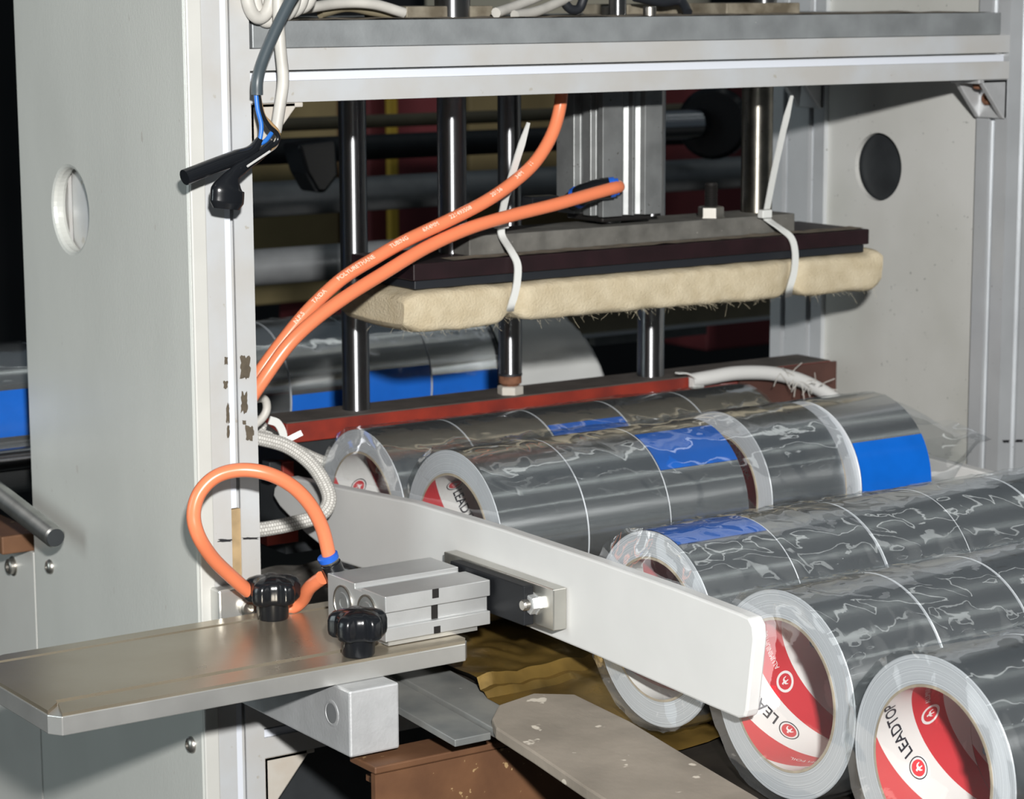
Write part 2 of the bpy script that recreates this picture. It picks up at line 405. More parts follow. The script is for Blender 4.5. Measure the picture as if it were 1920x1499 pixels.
# ------------------------------------------------------------------ aluminium profile
def profile_poly(w, h, slot=.006, depth=.0065):
    """slotted outline in 2D, one slot per 30 mm"""
    def side(a, b, n):
        a = V(a); b = V(b); d = (b-a); L_ = d.length; d = d/L_; nrm = V((-d.y, d.x))  # inward for CCW
        out = [a]
        for i in range(n):
            c = a + d * (L_*(i+.5)/n)
            out += [c - d*slot/2, c - d*slot/2 + nrm*.0014, c - d*slot*.95 + nrm*.0018, c - d*slot*.95 + nrm*depth,
                    c + d*slot*.95 + nrm*depth, c + d*slot*.95 + nrm*.0018, c + d*slot/2 + nrm*.0014, c + d*slot/2]
        return out
    nw = max(1, round(w/.03)); nh = max(1, round(h/.03))
    return side((0,0),(w,0),nw) + side((w,0),(w,h),nh) + side((w,h),(0,h),nw) + side((0,h),(0,0),nh)
def profile(name, org, axis, length, w, h, m, parent, e1, e2):
    poly = [V(org) + V(e1)*p.x + V(e2)*p.y for p in profile_poly(w, h)]
    mb = MB().prism(poly, V(axis)*length)
    return mb.build(name, m, parent, smooth=None)

FR = thing('sealing_machine', 'pale aluminium profile frame of the sealing machine with grey side panels', 'machine frame', (0,0,-.95))
profile('front_post', (-.03,0,-.95), (0,0,1), 1.5, .03, .03, M['alu_white'], FR, (1,0,0), (0,1,0))['label'] = 'white front post beside the grey panel'
profile('front_post', (.59,0,-.95), (0,0,1), 1.5, .06, .03, M['alu_dark'], FR, (1,0,0), (0,1,0))['label'] = 'grey slotted post at the right edge'
profile('rear_post', (.59,.19,-.95), (0,0,1), 1.5, .03, .06, M['alu_dark'], FR, (1,0,0), (0,1,0))
profile('rear_post', (-.03,.135,-.95), (0,0,1), 1.5, .03, .06, M['alu_white'], FR, (1,0,0), (0,1,0))
profile('crossbeam', (.0,0,0), (1,0,0), .59, .03, .03, M['alu_white'], FR, (0,1,0), (0,0,1))['label'] = 'upper crossbeam with a long slot'
zl = PY(520,1418,0).z
profile('crossbeam', (.0,0,zl), (1,0,0), .59, .03, .03, M['alu_white'], FR, (0,1,0), (0,0,1))['label'] = 'low crossbeam under the arm'
profile('side_rail', (.59,.03,.12), (0,1,0), .16, .03, .03, M['alu_dark'], FR, (1,0,0), (0,0,1))

def slot_strip(parent, a, b): return MB().box(a, b).build('slot_strip', M['slot_white'], parent, smooth=None)  # pale strip added in the slot for contrast, leaving a narrow gap
slot_strip(FR, (.0,.0016,.0121),(.586,.0045,.0166)); slot_strip(FR, (.0,.0016,zl+.0121),(.30,.0045,zl+.0166))
slot_strip(FR, (-.0179,.0010,-.94),(-.0140,.0045,PY(446,1100,0).z)); slot_strip(FR, (-.0179,.0010,PY(446,953,0).z),(-.0140,.0045,.54))
def holed_plate(x0, x1, y0, y1, z0, z1, cy, cz, r, n=48):
    mb = MB(); v = []; 
    angs = [2*PI*i/n for i in range(n)]
    corners = [math.atan2(z-cz, y-cy) % (2*PI) for y, z in ((y1,z1),(y0,z1),(y0,z0),(y1,z0))]
    angs = sorted(angs + corners)
    n = len(angs)
    for x in (x0, x1):
        for a in angs:
            c, s_ = math.cos(a), math.sin(a); v.append((x, cy+r*c, cz+r*s_))
        for a in angs:
            c, s_ = math.cos(a), math.sin(a); t = 1e9
            if c > 1e-9: t = min(t, (y1-cy)/c)
            if c < -1e-9: t = min(t, (y0-cy)/c)
            if s_ > 1e-9: t = min(t, (z1-cz)/s_)
            if s_ < -1e-9: t = min(t, (z0-cz)/s_)
            v.append((x, cy+t*c, cz+t*s_))
    f = []
    for i in range(n):
        j = (i+1) % n
        f += [(i, n+i, n+j, j), (2*n+j, 3*n+j, 3*n+i, 2*n+i), (i, j, 2*n+j, 2*n+i), (n+j, n+i, 3*n+i, 3*n+j)]
    mb.add(v, f); return mb
hc = PX(130, 394, -.04)
o = holed_plate(-.0395, -.0305, .0005, .2365, -.95, .55, hc.y, hc.z, .0252).build('side_panel', M['panel'], FR, smooth=None, bevel=.0025)
o['label'] = 'tall grey side panel with a round hole'
MB().box((-.0392,-.0016,-.95),(-.0298,.0005,.55)).build('panel_edge', M['panel_edge'], FR, smooth=None, bevel=.0009)
hc2 = PX(1648, 313, .595)
o = holed_plate(.594, .598, .03, .19, -.95, .5, hc2.y, hc2.z, .0252).build('inner_side_panel', M['inner_panel'], FR, smooth=None)
o['label'] = 'speckled inner side panel with a dark round hole'
MB().box((.60,.03,-.95),(.604,.19,.5)).build('hole_backing', M['dark_steel'], FR, smooth=None)  # dark sheet added behind the round hole to block the world light
# adjoining panel low on the left
zt = PX(30,1024,-.04).z
o = MB().box((-.0385,.2385,-.95),(-.03,.62,zt)).build('lower_side_panel', M['panel_edge'], FR, smooth=None, bevel=.0006)
o['label'] = 'paler adjoining panel below the threaded rod'
def button_screw(u, v, r, parent, name='button_screw', socket=True, x=-.0395):
    p = PX(u, v, x)
    mb = MB(); mb.lathe([(0,r),( .0008,r),(.0022,r*.82),(.0030,r*.5),(.0031,r*.38),(.0012,r*.34),(.0012,0)], p, (-1,0,0), 20)
    return mb.build(name, M['nickel'], parent)
button_screw(95,1063,.0048, FR); button_screw(360,1397,.0050, FR)
p = PX(25,1062,-.0385)
so = MB().lathe([(0,.0066),(.0006,.0066),(.0006,.0052),(.0034,.0052),(.0042,.0044),(.0042,.0027),(.0012,.0025),(.0012,0)], p, (-1,0,0), 24).build('socket_screw', M['nickel'], FR)
# corner gussets
def gusset(name, org, sx, sz, m, bolts, g=.0275):
    """hollow triangular die-cast angle; org is the inner corner, legs along sx and sz"""
    t = .003; X = V((sx,0,0)); Z = V((0,0,sz)); Y = V((0,1,0)); o_ = V(org)
    mb = MB()
    mb.prism([o_, o_+X*g, o_+X*g+Z*t, o_+Z*t], Y*.028)
    mb.prism([o_, o_+Z*g, o_+Z*g+X*t, o_+X*t], Y*.028)
    for y in (0, .0235):
        mb.prism([o_+Y*y, o_+Y*y+X*(g*.86), o_+Y*y+X*(g*.86)+Z*t, o_+Y*y+Z*g+X*t, o_+Y*y+Z*g], Y*.0045)
    go = mb.build(name, m, FR, smooth=None, bevel=.0008)
    if bolts:
        MB().lathe([(0,.0048),(.0035,.0045),(.0045,.003),(.0045,.0018),(.002,.0018),(.002,0)], o_+X*.013+Z*t+Y*.014, Z, 14).build('bolt', M['rust'], go)
        MB().lathe([(0,.0048),(.0035,.0045),(.0045,.003),(.0045,.0018),(.002,.0018),(.002,0)], o_+Z*.014+X*t+Y*.014, X, 14).build('bolt', M['rust'], go)
    return go
gusset('corner_gusset', (.59,.001,0), -1, -1, M['cast'], True)
gusset('corner_gusset', (.0,.001,0), 1, -1, M['cast_dirty'], False, .034)
gusset('corner_gusset', (.0,.001,zl), 1, -1, M['cast_dirty'], False, .034)
gusset('corner_gusset', (.59,.192,0), -1, -1, M['cast'], False)
profile('rear_crossbeam', (.0,.19,0), (1,0,0), .59, .03, .03, M['alu_dark'], FR, (0,1,0), (0,0,1))
# paint chips and marks on the front post
def blob_patch(name, u, v, w, h, m, parent, y=-.0002, seed=0, n=26):
    rnd = random.Random(seed); pts = []
    for k in range(n):
        a = 2*PI*k/n; rr = .75 + .45*rnd.random()
        ca, sa = math.cos(a), math.sin(a)
        q = max(abs(ca), abs(sa))
        pts.append(PY(u + w/2*ca/q*rr, v + h/2*sa/q*rr, y))
    return MB().prism(pts, (0,-.0002,0)).build(name, m, parent, smooth=None)
for i, (u, v, w, h) in enumerate([(460,690,18,40),(458,756,12,38),(468,812,14,28),(424,677,6,14),(423,722,8,14),(427,775,6,34),(428,810,5,22),(458,793,7,8)]):
    blob_patch('paint_chip', u, v, w, h, M['paint_loss'], FR, seed=i)
for i, (u, v, w, h) in enumerate([(422,1014,24,5),(470,1010,30,4)]):
    blob_patch('marker_line', u, v, w, h, M['marker'], FR, seed=30+i)
a = PY(446,955,.0); b_ = PY(453,1095,.0)
MB().box((-.018,.0008,b_.z),(-.012,.006,a.z)).build('slot_filler', M['old_tape'], FR, smooth=None)
for i, (u, v, w, h) in enumerate([(1886,828,12,5),(1911,827,14,5)]):
    blob_patch('marker_line', u, v, w, h, M['marker'], FR, seed=40+i)

# ------------------------------------------------------------------ head plate above the crossbeam
HP = thing('head_plate', 'thick dusty grey steel plate lying on the upper crossbeam', 'steel plate', (.3,.11,.03))
MB().box((.003,.002,.0302),(.583,.215,.0452)).build('plate', M['steel_plate'], HP, smooth=None, bevel=.0006)
def dust_fn(a, b):
    x = .02+.555*a; y = .004+.10*b
    return (x, y, .0453 + .0009*max(0, noise.noise(V((x*60,y*60,0)))+.3))
MB().grid(dust_fn, 120, 26).build('dust_layer', M['dust'], HP, smooth=60)
def flange(u0, u1, v0, v1, split, ylen=.05):
    zt_ = .0453
    a = PZ(u0, v1, zt_); 
    mb = MB(); mb.box((a.x, a.y, zt_), (PY(u1, v1, a.y).x, a.y+ylen, PY(u0, v0, a.y).z))
    return mb.build('flange_block', M['flange'], HP, smooth=None, bevel=.0008)
flange(762, 925, 12, 34, 0); flange(1362, 1500, 6, 27, 0); flange(1176, 1290, 8, 28, 0)
for (u, v, r) in ((1080,27,.0042),(1140,29,.0042),(1218,30,.0042)):
    p = PZ(u, v, .0453)
    MB().lathe([(0,r),(.0055,r),(.006,r*.9),(.006,r*.5),(.003,r*.45),(.003,0)], p, (0,0,1), 18).build('cap_screw', M['nickel'], HP)
for (u, v, r, m) in ((848,.06,.011,'chrome'),(1158,.03,.0055,'chrome'),(1432,.08,.009,'chrome')):
    p = PY(u, 10, v); p.z = .0453
    MB().cyl(p, p + V((0,0,.09)), r, 28).build('guide_shaft', M[m], HP)

# cables on the head plate
def cable(name, pts, r, m, label, cat, group=None, seg=10):
    pts = spline(pts, 8); mb = MB(); mb.tube(pts, r, seg)
    o = mb.build(name, m, smooth=60)
    return tag(o, label, cat, group)
cable('cable', [PY(u,v,y) for u,v,y in ((560,18,.04),(640,6,.05),(700,8,.05),(757,24,.05))], .0032, M['white_cable'], 'dirty white cable arching over the dusty plate, left end', 'cable')
cable('cable', [PY(u,v,y) for u,v,y in ((600,26,.055),(650,14,.06),(700,22,.06),(752,31,.06))], .0028, M['rod_tan'], 'grimy tan cable lying under the white cable on the plate', 'cable')
cable('cable', [PY(u,v,y) for u,v,y in ((930,24,.03),(960,14,.04),(1000,-2,.05),(1040,-20,.06))], .0032, M['white_cable'], 'white cable rising behind the middle of the dusty plate', 'cable')
cable('cable', [PY(u,v,y) for u,v,y in ((965,29,.025),(1010,20,.035),(1060,-2,.05),(1090,-20,.05))], .0032, M['white_cable'], 'lower dirty white cable on the plate beside the small screw', 'cable')
cable('hose', [PY(u,v,y) for u,v,y in ((1052,-6,.05),(1068,16,.05),(1086,16,.05),(1096,-8,.05))], .003, M['black_rubber'], 'small dark hose bend above the first cap screw', 'hose')
cable('hose', [PY(u,v,y) for u,v,y in ((1190,-6,.07),(1240,4,.07),(1275,2,.07),(1290,24,.06))], .0032, M['black_rubber'], 'black hose drooping over the middle flange block', 'hose')
# white coil
mb = MB(); rnd = random.Random(3)
for k in range(6):
    cx_ = 470 + 13*k; pts = []
    for t in range(9):
        a = -PI*.1 + PI*1.2*t/8
        pts.append(PY(cx_ + 16 - 26*math.cos(a)*(.9) + k*2, -18 + (60 - 7*abs(k-1.2))*math.sin(a), -.004 + .004*k))
    mb.tube(spline(pts, 5), .0037, 10)
tag(mb.build('cable_coil', M['white_cable'], smooth=60), 'coil of white cable hanging in the top left corner of the beam', 'cable coil')

# grey cable with stripped wires and black sleeves
WB = thing('stripped_cable', 'slate grey cable ending in blue, black and tan wires with black sleeves', 'cable', PY(480,260,-.02))
mb = MB(); mb.tube(spline([PY(u,v,y) for u,v,y in ((700,-420,.03),(625,-180,.0),(580,-60,-.012),(545,0,-.014),(515,60,-.016),(492,115,-.018),(483,150,-.02),(482,178,-.02))], 8), .0033, 12)
mb.build('sheath', M['grey_cable'], WB, smooth=60)
for (path, r, m) in (([(480,176,-.02),(483,205,-.021),(490,235,-.022),(487,262,-.022),(478,278,-.022)], .0013, 'wire_blue'),
                     ([(509,250,-.02),(498,264,-.022),(484,272,-.022),(470,285,-.022)], .0013, 'wire_blue'),
                     ([(484,176,-.02),(490,210,-.02),(503,235,-.02),(520,252,-.02),(518,268,-.02),(500,280,-.021)], .0014, 'black_plastic'),
                     ([(485,176,-.02),(494,215,-.019),(508,232,-.019),(522,250,-.019),(516,272,-.02),(498,285,-.021)], .0011, 'wire_brown'),
                     ([(520,262,-.018),(514,274,-.019),(500,284,-.02),(480,296,-.021)], .0016, 'cast_dirty')):
    mb = MB(); mb.tube(spline([PY(*q) for q in path], 6), r, 8); mb.build('wire', M[m], WB, smooth=60)
mb = MB(); pts = spline([PY(*q) for q in ((487,262,-.021),(470,284,-.023),(440,297,-.026),(400,312,-.028),(346,333,-.030))], 8); n = len(pts)
mb.tube(pts, [.0022 + .0022*min(1, i/(n*.45)) for i in range(n)], 14); mb.build('heat_shrink_sleeve', M['black_plastic'], WB, smooth=60)
mb = MB(); pts = spline([PY(*q) for q in ((512,268,-.02),(490,290,-.024),(462,308,-.028),(440,326,-.030),(428,350,-.030),(426,372,-.030),(424,392,-.030))], 8); n = len(pts)
mb.tube(pts, [.0018 + .0022*min(1,i/(n*.4)) + .0062*max(0, min(1, (i/n-.5)/.2)) - .003*max(0,(i/n-.88)/.12) for i in range(n)], 16, flat=.5, up=V((0,1,0)))
mb.build('heat_shrink_cap', M['black_plastic'], WB, smooth=60)
mb = MB(); mb.tube([PY(464,312,-.034), PY(485,298,-.031), PY(506,284,-.027)], .0007, 6); mb.build('white_stripe', M['white_poly'], WB)
cable('cable', [PY(*q) for q in ((560,-420,.03),(535,-180,.0),(523,-30,-.008),(522,30,-.009),(526,90,-.010),(531,150,-.012),(524,205,-.012),(517,248,-.012))], .0033, M['white_cable'], 'white flat cable hanging beside the slate grey cable', 'cable')

# ------------------------------------------------------------------ upper sealing jaw
PYF = .050; PZ_T = PY(775,496,PYF).z; PYB = PZ(632,478,PZ_T).y; PXL = PY(775,496,PYF).x; PXR = PY(1630,436,PYF).x
PZ_M = PY(775,528,PYF).z; PZ_B = PY(775,545,PYF).z
UJ = thing('upper_sealing_jaw', 'dark sealing jaw with a cream felt pad strapped under a maroon plate', 'sealing jaw', ((PXL+PXR)/2,.09,-.15))
MB().box((PXL,PYF,PZ_M),(PXR,PYB,PZ_T)).build('backing_plate', M['maroon'], UJ, smooth=None, bevel=.0007, label='dark maroon backing plate')
MB().box((PXL+.002,PYF+.002,PZ_B),(PXR-.003,PYB-.002,PZ_M-.0002)).build('rubber_strip', M['black_rubber'], UJ, smooth=None, bevel=.0006)
MBZ = PZ_T + .0125
MB().box((PY(880,470,.068).x,.068,PZ_T),(PY(1490,425,.068).x,.110,MBZ)).build('mounting_bar', M['bar_dusty'], UJ, smooth=None, bevel=.0006, label='dusty steel mounting bar')
def dust2(a, b):
    x = PXL+.03+.34*a; y = PYF+.002+.015*b
    return (x, y, PZ_T + .0004 + .001*max(0, noise.noise(V((x*80,y*80,3)))))
MB().grid(dust2, 90, 10).build('dust_layer', M['dust'], UJ, smooth=60)
# felt
TIE1, TIE2 = PY(960,560,PYF).x, PY(1483,530,PYF).x
felt_x0, felt_x1 = PY(690,570,PYF+.04).x, PY(1648,520,PYF).x
FZB = PY(1100,592,PYF).z; FZR = PY(1560,557,PYF).z
def felt_fn(a, b):
    # b runs round the cross-section
    x = felt_x0 + (felt_x1-felt_x0)*a
    t = b*4
    e = .5
    yc = (PYF+PYB)/2 - .002; hw = (PYB-PYF)/2 + .002
    ang = 2*PI*b
    c, s_ = math.cos(ang), math.sin(ang)
    sq = lambda w: math.copysign(abs(w)**.30, w)
    sag = .004*math.sin(a*PI)*0 + .0022*noise.noise(V((x*9,0,5)))
    droop = .006*max(0, 1-abs(x-TIE1+.04)/.06)
    pinch = .0055*math.exp(-((x-TIE1)/.007)**2) + .0065*math.exp(-((x-TIE2)/.007)**2)
    z_top, z_bot = PZ_B-.0003, FZB + (FZR-FZB)*max(0,a-.4)/.6 - droop*.4 + pinch + sag
    endc = min(1, a/.03, (1-a)/.018); k = .55 + .45*math.sqrt(max(0, endc))
    zc = (z_top+z_bot)/2; hz = (z_top-z_bot)/2*k
    y = yc + hw*sq(c)*(.985+.03*noise.noise(V((x*14, s_, 1)))) + (.004*pinch/.006 if c < 0 else 0)
    z = zc + hz*sq(s_)
    if a > .975: z += (a-.975)/.025*.006*(1 if s_ > 0 else 0)
    n3 = noise.noise(V((x*70, y*70, z*70)))
    return (x + .002*noise.noise(V((y*60, z*60, 2))), y + .0009*n3, z + .0009*n3)
felt = MB().grid(felt_fn, 170, 40, closed_v=True)
nv = 40
felt.f.append([i for i in range(nv-1, -1, -1)]); felt.m.append(0)
felt.f.append([169*nv+i for i in range(nv)]); felt.m.append(0)
felt_o = felt.build('felt_pad', M['felt'], UJ, smooth=70, label='thick cream felt pad')
mb = MB(); rnd = random.Random(11)
for k in range(300):
    a = rnd.random(); b = .58 + .22*rnd.random()
    p = V(felt_fn(a, b)); L_ = .002 + .007*rnd.random()**3
    d = V((rnd.uniform(-1,1), rnd.uniform(-.8,-.1), rnd.uniform(-1,.1))).normalized()
    c = V((rnd.uniform(-1,1), rnd.uniform(-.3,.3), rnd.uniform(-1,1)))*.4
    pts = [p + d*L_*t + c*L_*t*t for t in (0,.5,1)]
    mb.tube(pts, .00005, 3, caps=False)
ho = mb.build('felt_fibres', M['hair'], felt_o, smooth=None); ho['kind'] = 'stuff'
# rods of the jaw
def rod_at(u, w, v, z_lo, z_hi, y, name, m, parent):
    p = PY(u, v, y); q = PY(u+w, v, y); r = (q.x-p.x)*.84/2
    c = V(((p.x+q.x)/2, y, 0))
    mb = MB(); mb.cyl((c.x, y, z_lo), (c.x, y, z_hi), r, 40)
    return mb.build(name, M[m], parent, smooth=40), c, r
rod_at(820, 55, 350, PZ_T, .0300, .095, 'guide_rod', 'chrome', UJ)
rod_at(1392, 54, 300, MBZ, .0300, .095, 'guide_rod', 'chrome_old', UJ)
# threaded stud with nut
def threaded(mb, a, b, r, pitch, seg=20):
    a = V(a); b = V(b); L_ = (b-a).length; n = int(L_/pitch); prof = []
    for i in range(n):
        prof += [(i*pitch, r*.86), (i*pitch+pitch*.5, r)]
    prof += [(L_, r*.8)]
    mb.lathe(prof, a, b-a, seg)
SY = .080; sp = PY(1333, 402, SY)
mb = MB(); threaded(mb, (sp.x,SY,MBZ), (sp.x,SY,MBZ+.0235), .0046, .0014); so = mb.build('threaded_stud', M['oil_black'], UJ, smooth=20)
mb = MB(); mb.lathe([(0,.0095),(.0006,.0095),(.0006,.0088),(.0068,.0088),(.0075,.0078),(.0075,.004)], (sp.x,SY,MBZ), (0,0,1), 6, a0=.25)
mb.build('hex_nut', M['nickel'], so, smooth=None)
# pneumatic cylinder body
AC = thing('pneumatic_cylinder', 'square grooved aluminium pneumatic cylinder hanging above the jaw', 'pneumatic cylinder', (.30,.09,-.09))
yf = .064; x0 = PY(1130,405,yf).x; x1 = PY(1241,405,yf).x; zb = PY(1130,408,yf).z
def cyl_section():
    w = x1-x0; d = .052; P = []
    def pt(x, y): return V((x0+x, yf+y, zb))
    # front side with round grooves
    P += [pt(0,0), pt(.030*w/.05,0)]
    seq = [(.0,0),(.33,0),(.36,.0035),(.42,.0055),(.48,.0035),(.50,0),(.53,0),(.56,.0035),(.62,.0055),(.68,.0035),(.71,0),(1,0)]
    P = [pt(w*a, b) for a, b in seq]
    P += [pt(w, d)]
    seq2 = [(0,1),(.0,.62),(.005,.60),(.005,.44),(0,.42),(0,.26),(.004,.24),(.004,.12),(0,.10)]
    P += [pt(a, d*b) for a, b in seq2]
    return P
MB().prism(cyl_section(), (0,0,.0 - zb)).build('cylinder_body', M['alu_grey'], AC, smooth=None, bevel=.0004)
MB().box((x0+.004,yf+.006,zb-.004),(x1-.004,yf+.046,zb)).build('end_cap', M['oil_black'], AC, smooth=None, bevel=.001)
MB().cyl(((x0+x1)/2,yf+.026,MBZ),((x0+x1)/2,yf+.026,zb-.004), .008, 24).build('piston_rod', M['chrome'], AC)
MB().box((x1+.0005,yf+.01,zb+.004),(x1+.004,yf+.05,0)).build('side_strip', M['oil_black'], AC, smooth=None)
# push fitting
fq = PY(1070, 372, .06)
FT = thing('push_fitting', 'black elbow push fitting with a blue ring on the pneumatic cylinder', 'hose fitting', fq)
mb = MB(); mb.tube(spline([PY(1072,380,.072), PY(1090,366,.064), PY(1118,356,.057), PY(1142,352,.053)],6), .0068, 18); mb.build('fitting_body', M['black_plastic'], FT, smooth=60)
mb = MB(); mb.lathe([(0,.0066),(.0035,.0066),(.0035,.0056),(.006,.0056)], PY(1142,352,.053), PY(1160,350,.050)-PY(1142,352,.053), 20); mb.build('release_ring', M['fit_blue'], FT)
mb = MB(); mb.lathe([(0,.0072),(.003,.0072)], PY(1080,372,.068), PY(1090,366,.064)-PY(1080,372,.068), 20); mb.build('release_ring', M['fit_blue'], FT)
mb = MB(); mb.box(PY(1012,388,.066)-V((.006,0,.004)), PY(1040,385,.066)+V((.004,.012,.006))); mb.build('valve_block', M['black_plastic'], FT, smooth=None, bevel=.001)

# ------------------------------------------------------------------ lower sealing bar
LB = thing('lower_sealing_bar', 'long red steel sealing bar with a grimy top in front of the rear rolls', 'sealing bar', (.33,.17,-.30))
bx0, bx1, by0, by1, bzt = .1008, .566, .150, .188, -.2135
bm = MB(); bm.box((bx0,by0,-.2265),(bx1,by1,bzt))
bm.build('red_bar', M['red'], LB, smooth=None, bevel=.0006)
MB().box((bx0+.001,by0+.0012,bzt),(bx1-.001,by1,bzt+.0006)).build('grime_layer', M['red_top'], LB, smooth=None)
ep = PY(1405,720,.150)
MB().box((.475,by0-.0022,-.2395),(bx1+.003,by0-.0002,bzt-.0002)).build('brown_end_plate', M['brown_bar'], LB, smooth=None, label='brown painted right end')
MB().box((bx0,by0+.004,-.30),(bx1,by1,-.2268)).build('base_web', M['dark_steel'], LB, smooth=None)
for (u0, v0, u1, v1, y, m) in ((530,868,552,912,.148,'red'),(505,868,528,900,.15,'dark_steel'),(500,985,560,1016,.142,'red')):
    a = PY(u0,v0,y); b_ = PY(u1,v1,y)
    MB().box((a.x,y,b_.z),(b_.x,y+.01,a.z)).build('red_bracket' if m == 'red' else 'bracket', M[m], LB, smooth=None, bevel=.0005)
rod_at(640, 53, 650, bzt, .0299, .171, 'guide_column', 'chrome', LB)
rod_at(1196, 48, 650, bzt, .0299, .171, 'guide_column', 'chrome', LB)
so, c, r = rod_at(935, 43, 650, -.1995, .03, .163, 'adjusting_rod', 'chrome', LB)
MB().lathe([(0,r*1.04),(.0016,r*1.04)], (c.x,.163,-.2), (0,0,1), 24).build('rubber_ring', M['black_rubber'], so)
MB().lathe([(0,r*.55),(.0035,r*.8),(.0045,r*.98),(.0095,r*.98)], (c.x,.163,-.2096), (0,0,1), 24).build('rusty_collar', M['rust'], so)
MB().lathe([(0,r*1.05),(.0005,r*1.12),(.0058,r*1.12),(.0064,r*.95)], (c.x,.163,bzt), (0,0,1), 6, a0=.30).build('hex_nut', M['cast_dirty'], so, smooth=None)

# ------------------------------------------------------------------ cable ties on the pad
def ribbon(mb, pts, w, t, wdir):
    """flat strap: pts centre line, wdir list of width directions"""
    n = len(pts); o = len(mb.v)
    for i in range(n):
        tv = (pts[min(i+1,n-1)] - pts[max(i-1,0)]).normalized()
        wd = V(wdir if not isinstance(wdir, list) else wdir[i]); wd = (wd - tv*wd.dot(tv)).normalized(); nn = tv.cross(wd)
        ww = w[i] if isinstance(w, list) else w
        for a, b in ((-1,-1),(1,-1),(1,1),(-1,1)): mb.v.append(pts[i] + wd*a*ww/2 + nn*b*t/2)
    for i in range(n-1):
        for k in range(4):
            k2 = (k+1) % 4; mb.f.append([o+i*4+k, o+i*4+k2, o+(i+1)*4+k2, o+(i+1)*4+k]); mb.m.append(0)
    mb.f.append([o+3,o+2,o+1,o]); mb.m.append(0)
    e = o+(n-1)*4; mb.f.append([e,e+1,e+2,e+3]); mb.m.append(0)
def cable_tie(label, tail, head, strap, group):
    T = thing('cable_tie', label, 'cable tie', head)
    pts = spline(tail, 6); n = len(pts); mb = MB()
    ribbon(mb, pts, [.0048 if i > 3 else .002+.0007*i for i in range(n)], .0011, V((1,0,.1))); mb.build('tail', M['tie'], T, smooth=30)
    h = V(head); MB().box(h-V((.0042,.003,.0028)), h+V((.0042,.003,.0028))).build('tie_head', M['tie'], T, smooth=None, bevel=.0007)
    mb = MB(); ribbon(mb, spline(strap, 6), .0050, .0011, V((1,0,0))); mb.build('strap', M['tie'], T, smooth=30)
h1 = PY(940,420,.062); h2 = PY(1434,401,.062)
yfr = PYF-.0035
cable_tie('white cable tie with an upright tail, the one nearer the pneumatic hoses', [PY(991,230,.040), PY(972,290,.044), PY(952,355,.052), PY(940,408,.06)], h1,
          [h1, PY(941,442,.063), PY(958,470,.0515), PY(970,495,yfr), PY(970,525,yfr-.002), PY(965,552,yfr-.003), PY(957,578,yfr-.001), PY(955,590,.065)], None)
cable_tie('white cable tie with an upright tail near the right end of the felt pad', [PY(1485,179,.040), PY(1470,240,.044), PY(1452,320,.052), PY(1438,392,.06)], h2,
          [h2, PY(1440,412,.063), PY(1465,430,.053), PY(1484,447,yfr+.002), PY(1491,475,yfr), PY(1489,510,yfr-.002), PY(1480,543,yfr-.001), PY(1478,556,.065)], None)

# ------------------------------------------------------------------ orange hoses
def hose_print(frames, parent, items, r, size, facing=None):
    """letters wrapped on a tube; items: (text, start length)"""
    Ls = [f[3] for f in frames]
    mb = MB()
    for txt, s0 in items:
        vs_, fs = text_geo(txt, size)
        out = []
        for p in vs_:
            s_ = s0 + p.x
            i = 0
            while i < len(Ls)-2 and Ls[i+1] < s_: i += 1
            t = (s_ - Ls[i]) / max(1e-9, Ls[i+1]-Ls[i])
            c = frames[i][0].lerp(frames[i+1][0], t)
            tv = (frames[i+1][0]-frames[i][0]).normalized()
            view = (CAM - c).normalized() if facing is None else V(facing)
            n_ = (view - tv*view.dot(tv)).normalized(); b_ = n_.cross(tv)
            h = (p.y - size*.35)/r + .35
            out.append(c + (n_*math.cos(h) + b_*math.sin(h))*(r+.00012))
        mb.add(out, fs)
    mb.build('printed_lettering', M['print_white'], parent, smooth=None)
H1 = thing('air_hose', 'upper orange air hose printed with white lettering, coming down from the beam', 'air hose', PY(485,700,.055))
path = [(420,800,.060),(455,750,.052),(486,700,.046),(530,640,.043),(580,580,.041),(640,524,.040),(700,486,.040),(760,452,.040),(840,414,.040),(910,378,.040),(965,340,.041),(1005,302,.042),(1035,252,.044),(1050,200,.046),(1056,140,.046)]
mb = MB(); fr1 = mb.tube(spline([PY(*q) for q in path], 8), .0041, 16)
mb.build('tube', M['orange'], H1, smooth=60)
def L_at(frames, u):
    best = min(frames, key=lambda f: abs(proj_u(f[0]) - u)); return best[3]
def proj_u(p):
    d = V(p)-CAM; return right.dot(d)/fwd.dot(d)*F_PX + CX
hose_print(fr1, H1, [(t, L_at(fr1, u)) for t, u in (('N.P.S', 552),('TAIDA', 590),('POLYURETHANE', 636),('TUBING', 729),('6X4MM', 789),('221493508', 842),('20156', 914),('34M', 964),('11', 992))], .0041, .0037)
H2 = thing('air_hose', 'lower orange air hose running from the push fitting across the jaw', 'air hose', PY(487,720,.05))
path = [(425,830,.05),(460,765,.042),(492,715,.036),(540,648,.032),(590,600,.031),(650,556,.032),(720,512,.034),(800,464,.037),(880,428,.040),(960,404,.042),(1040,384,.044),(1110,364,.046),(1146,354,.047),(1158,351,.0485),(1160,350,.050)]
mb = MB(); mb.tube(spline([PY(*q) for q in path], 8), .0041, 16); mb.build('tube', M['orange'], H2, smooth=60)

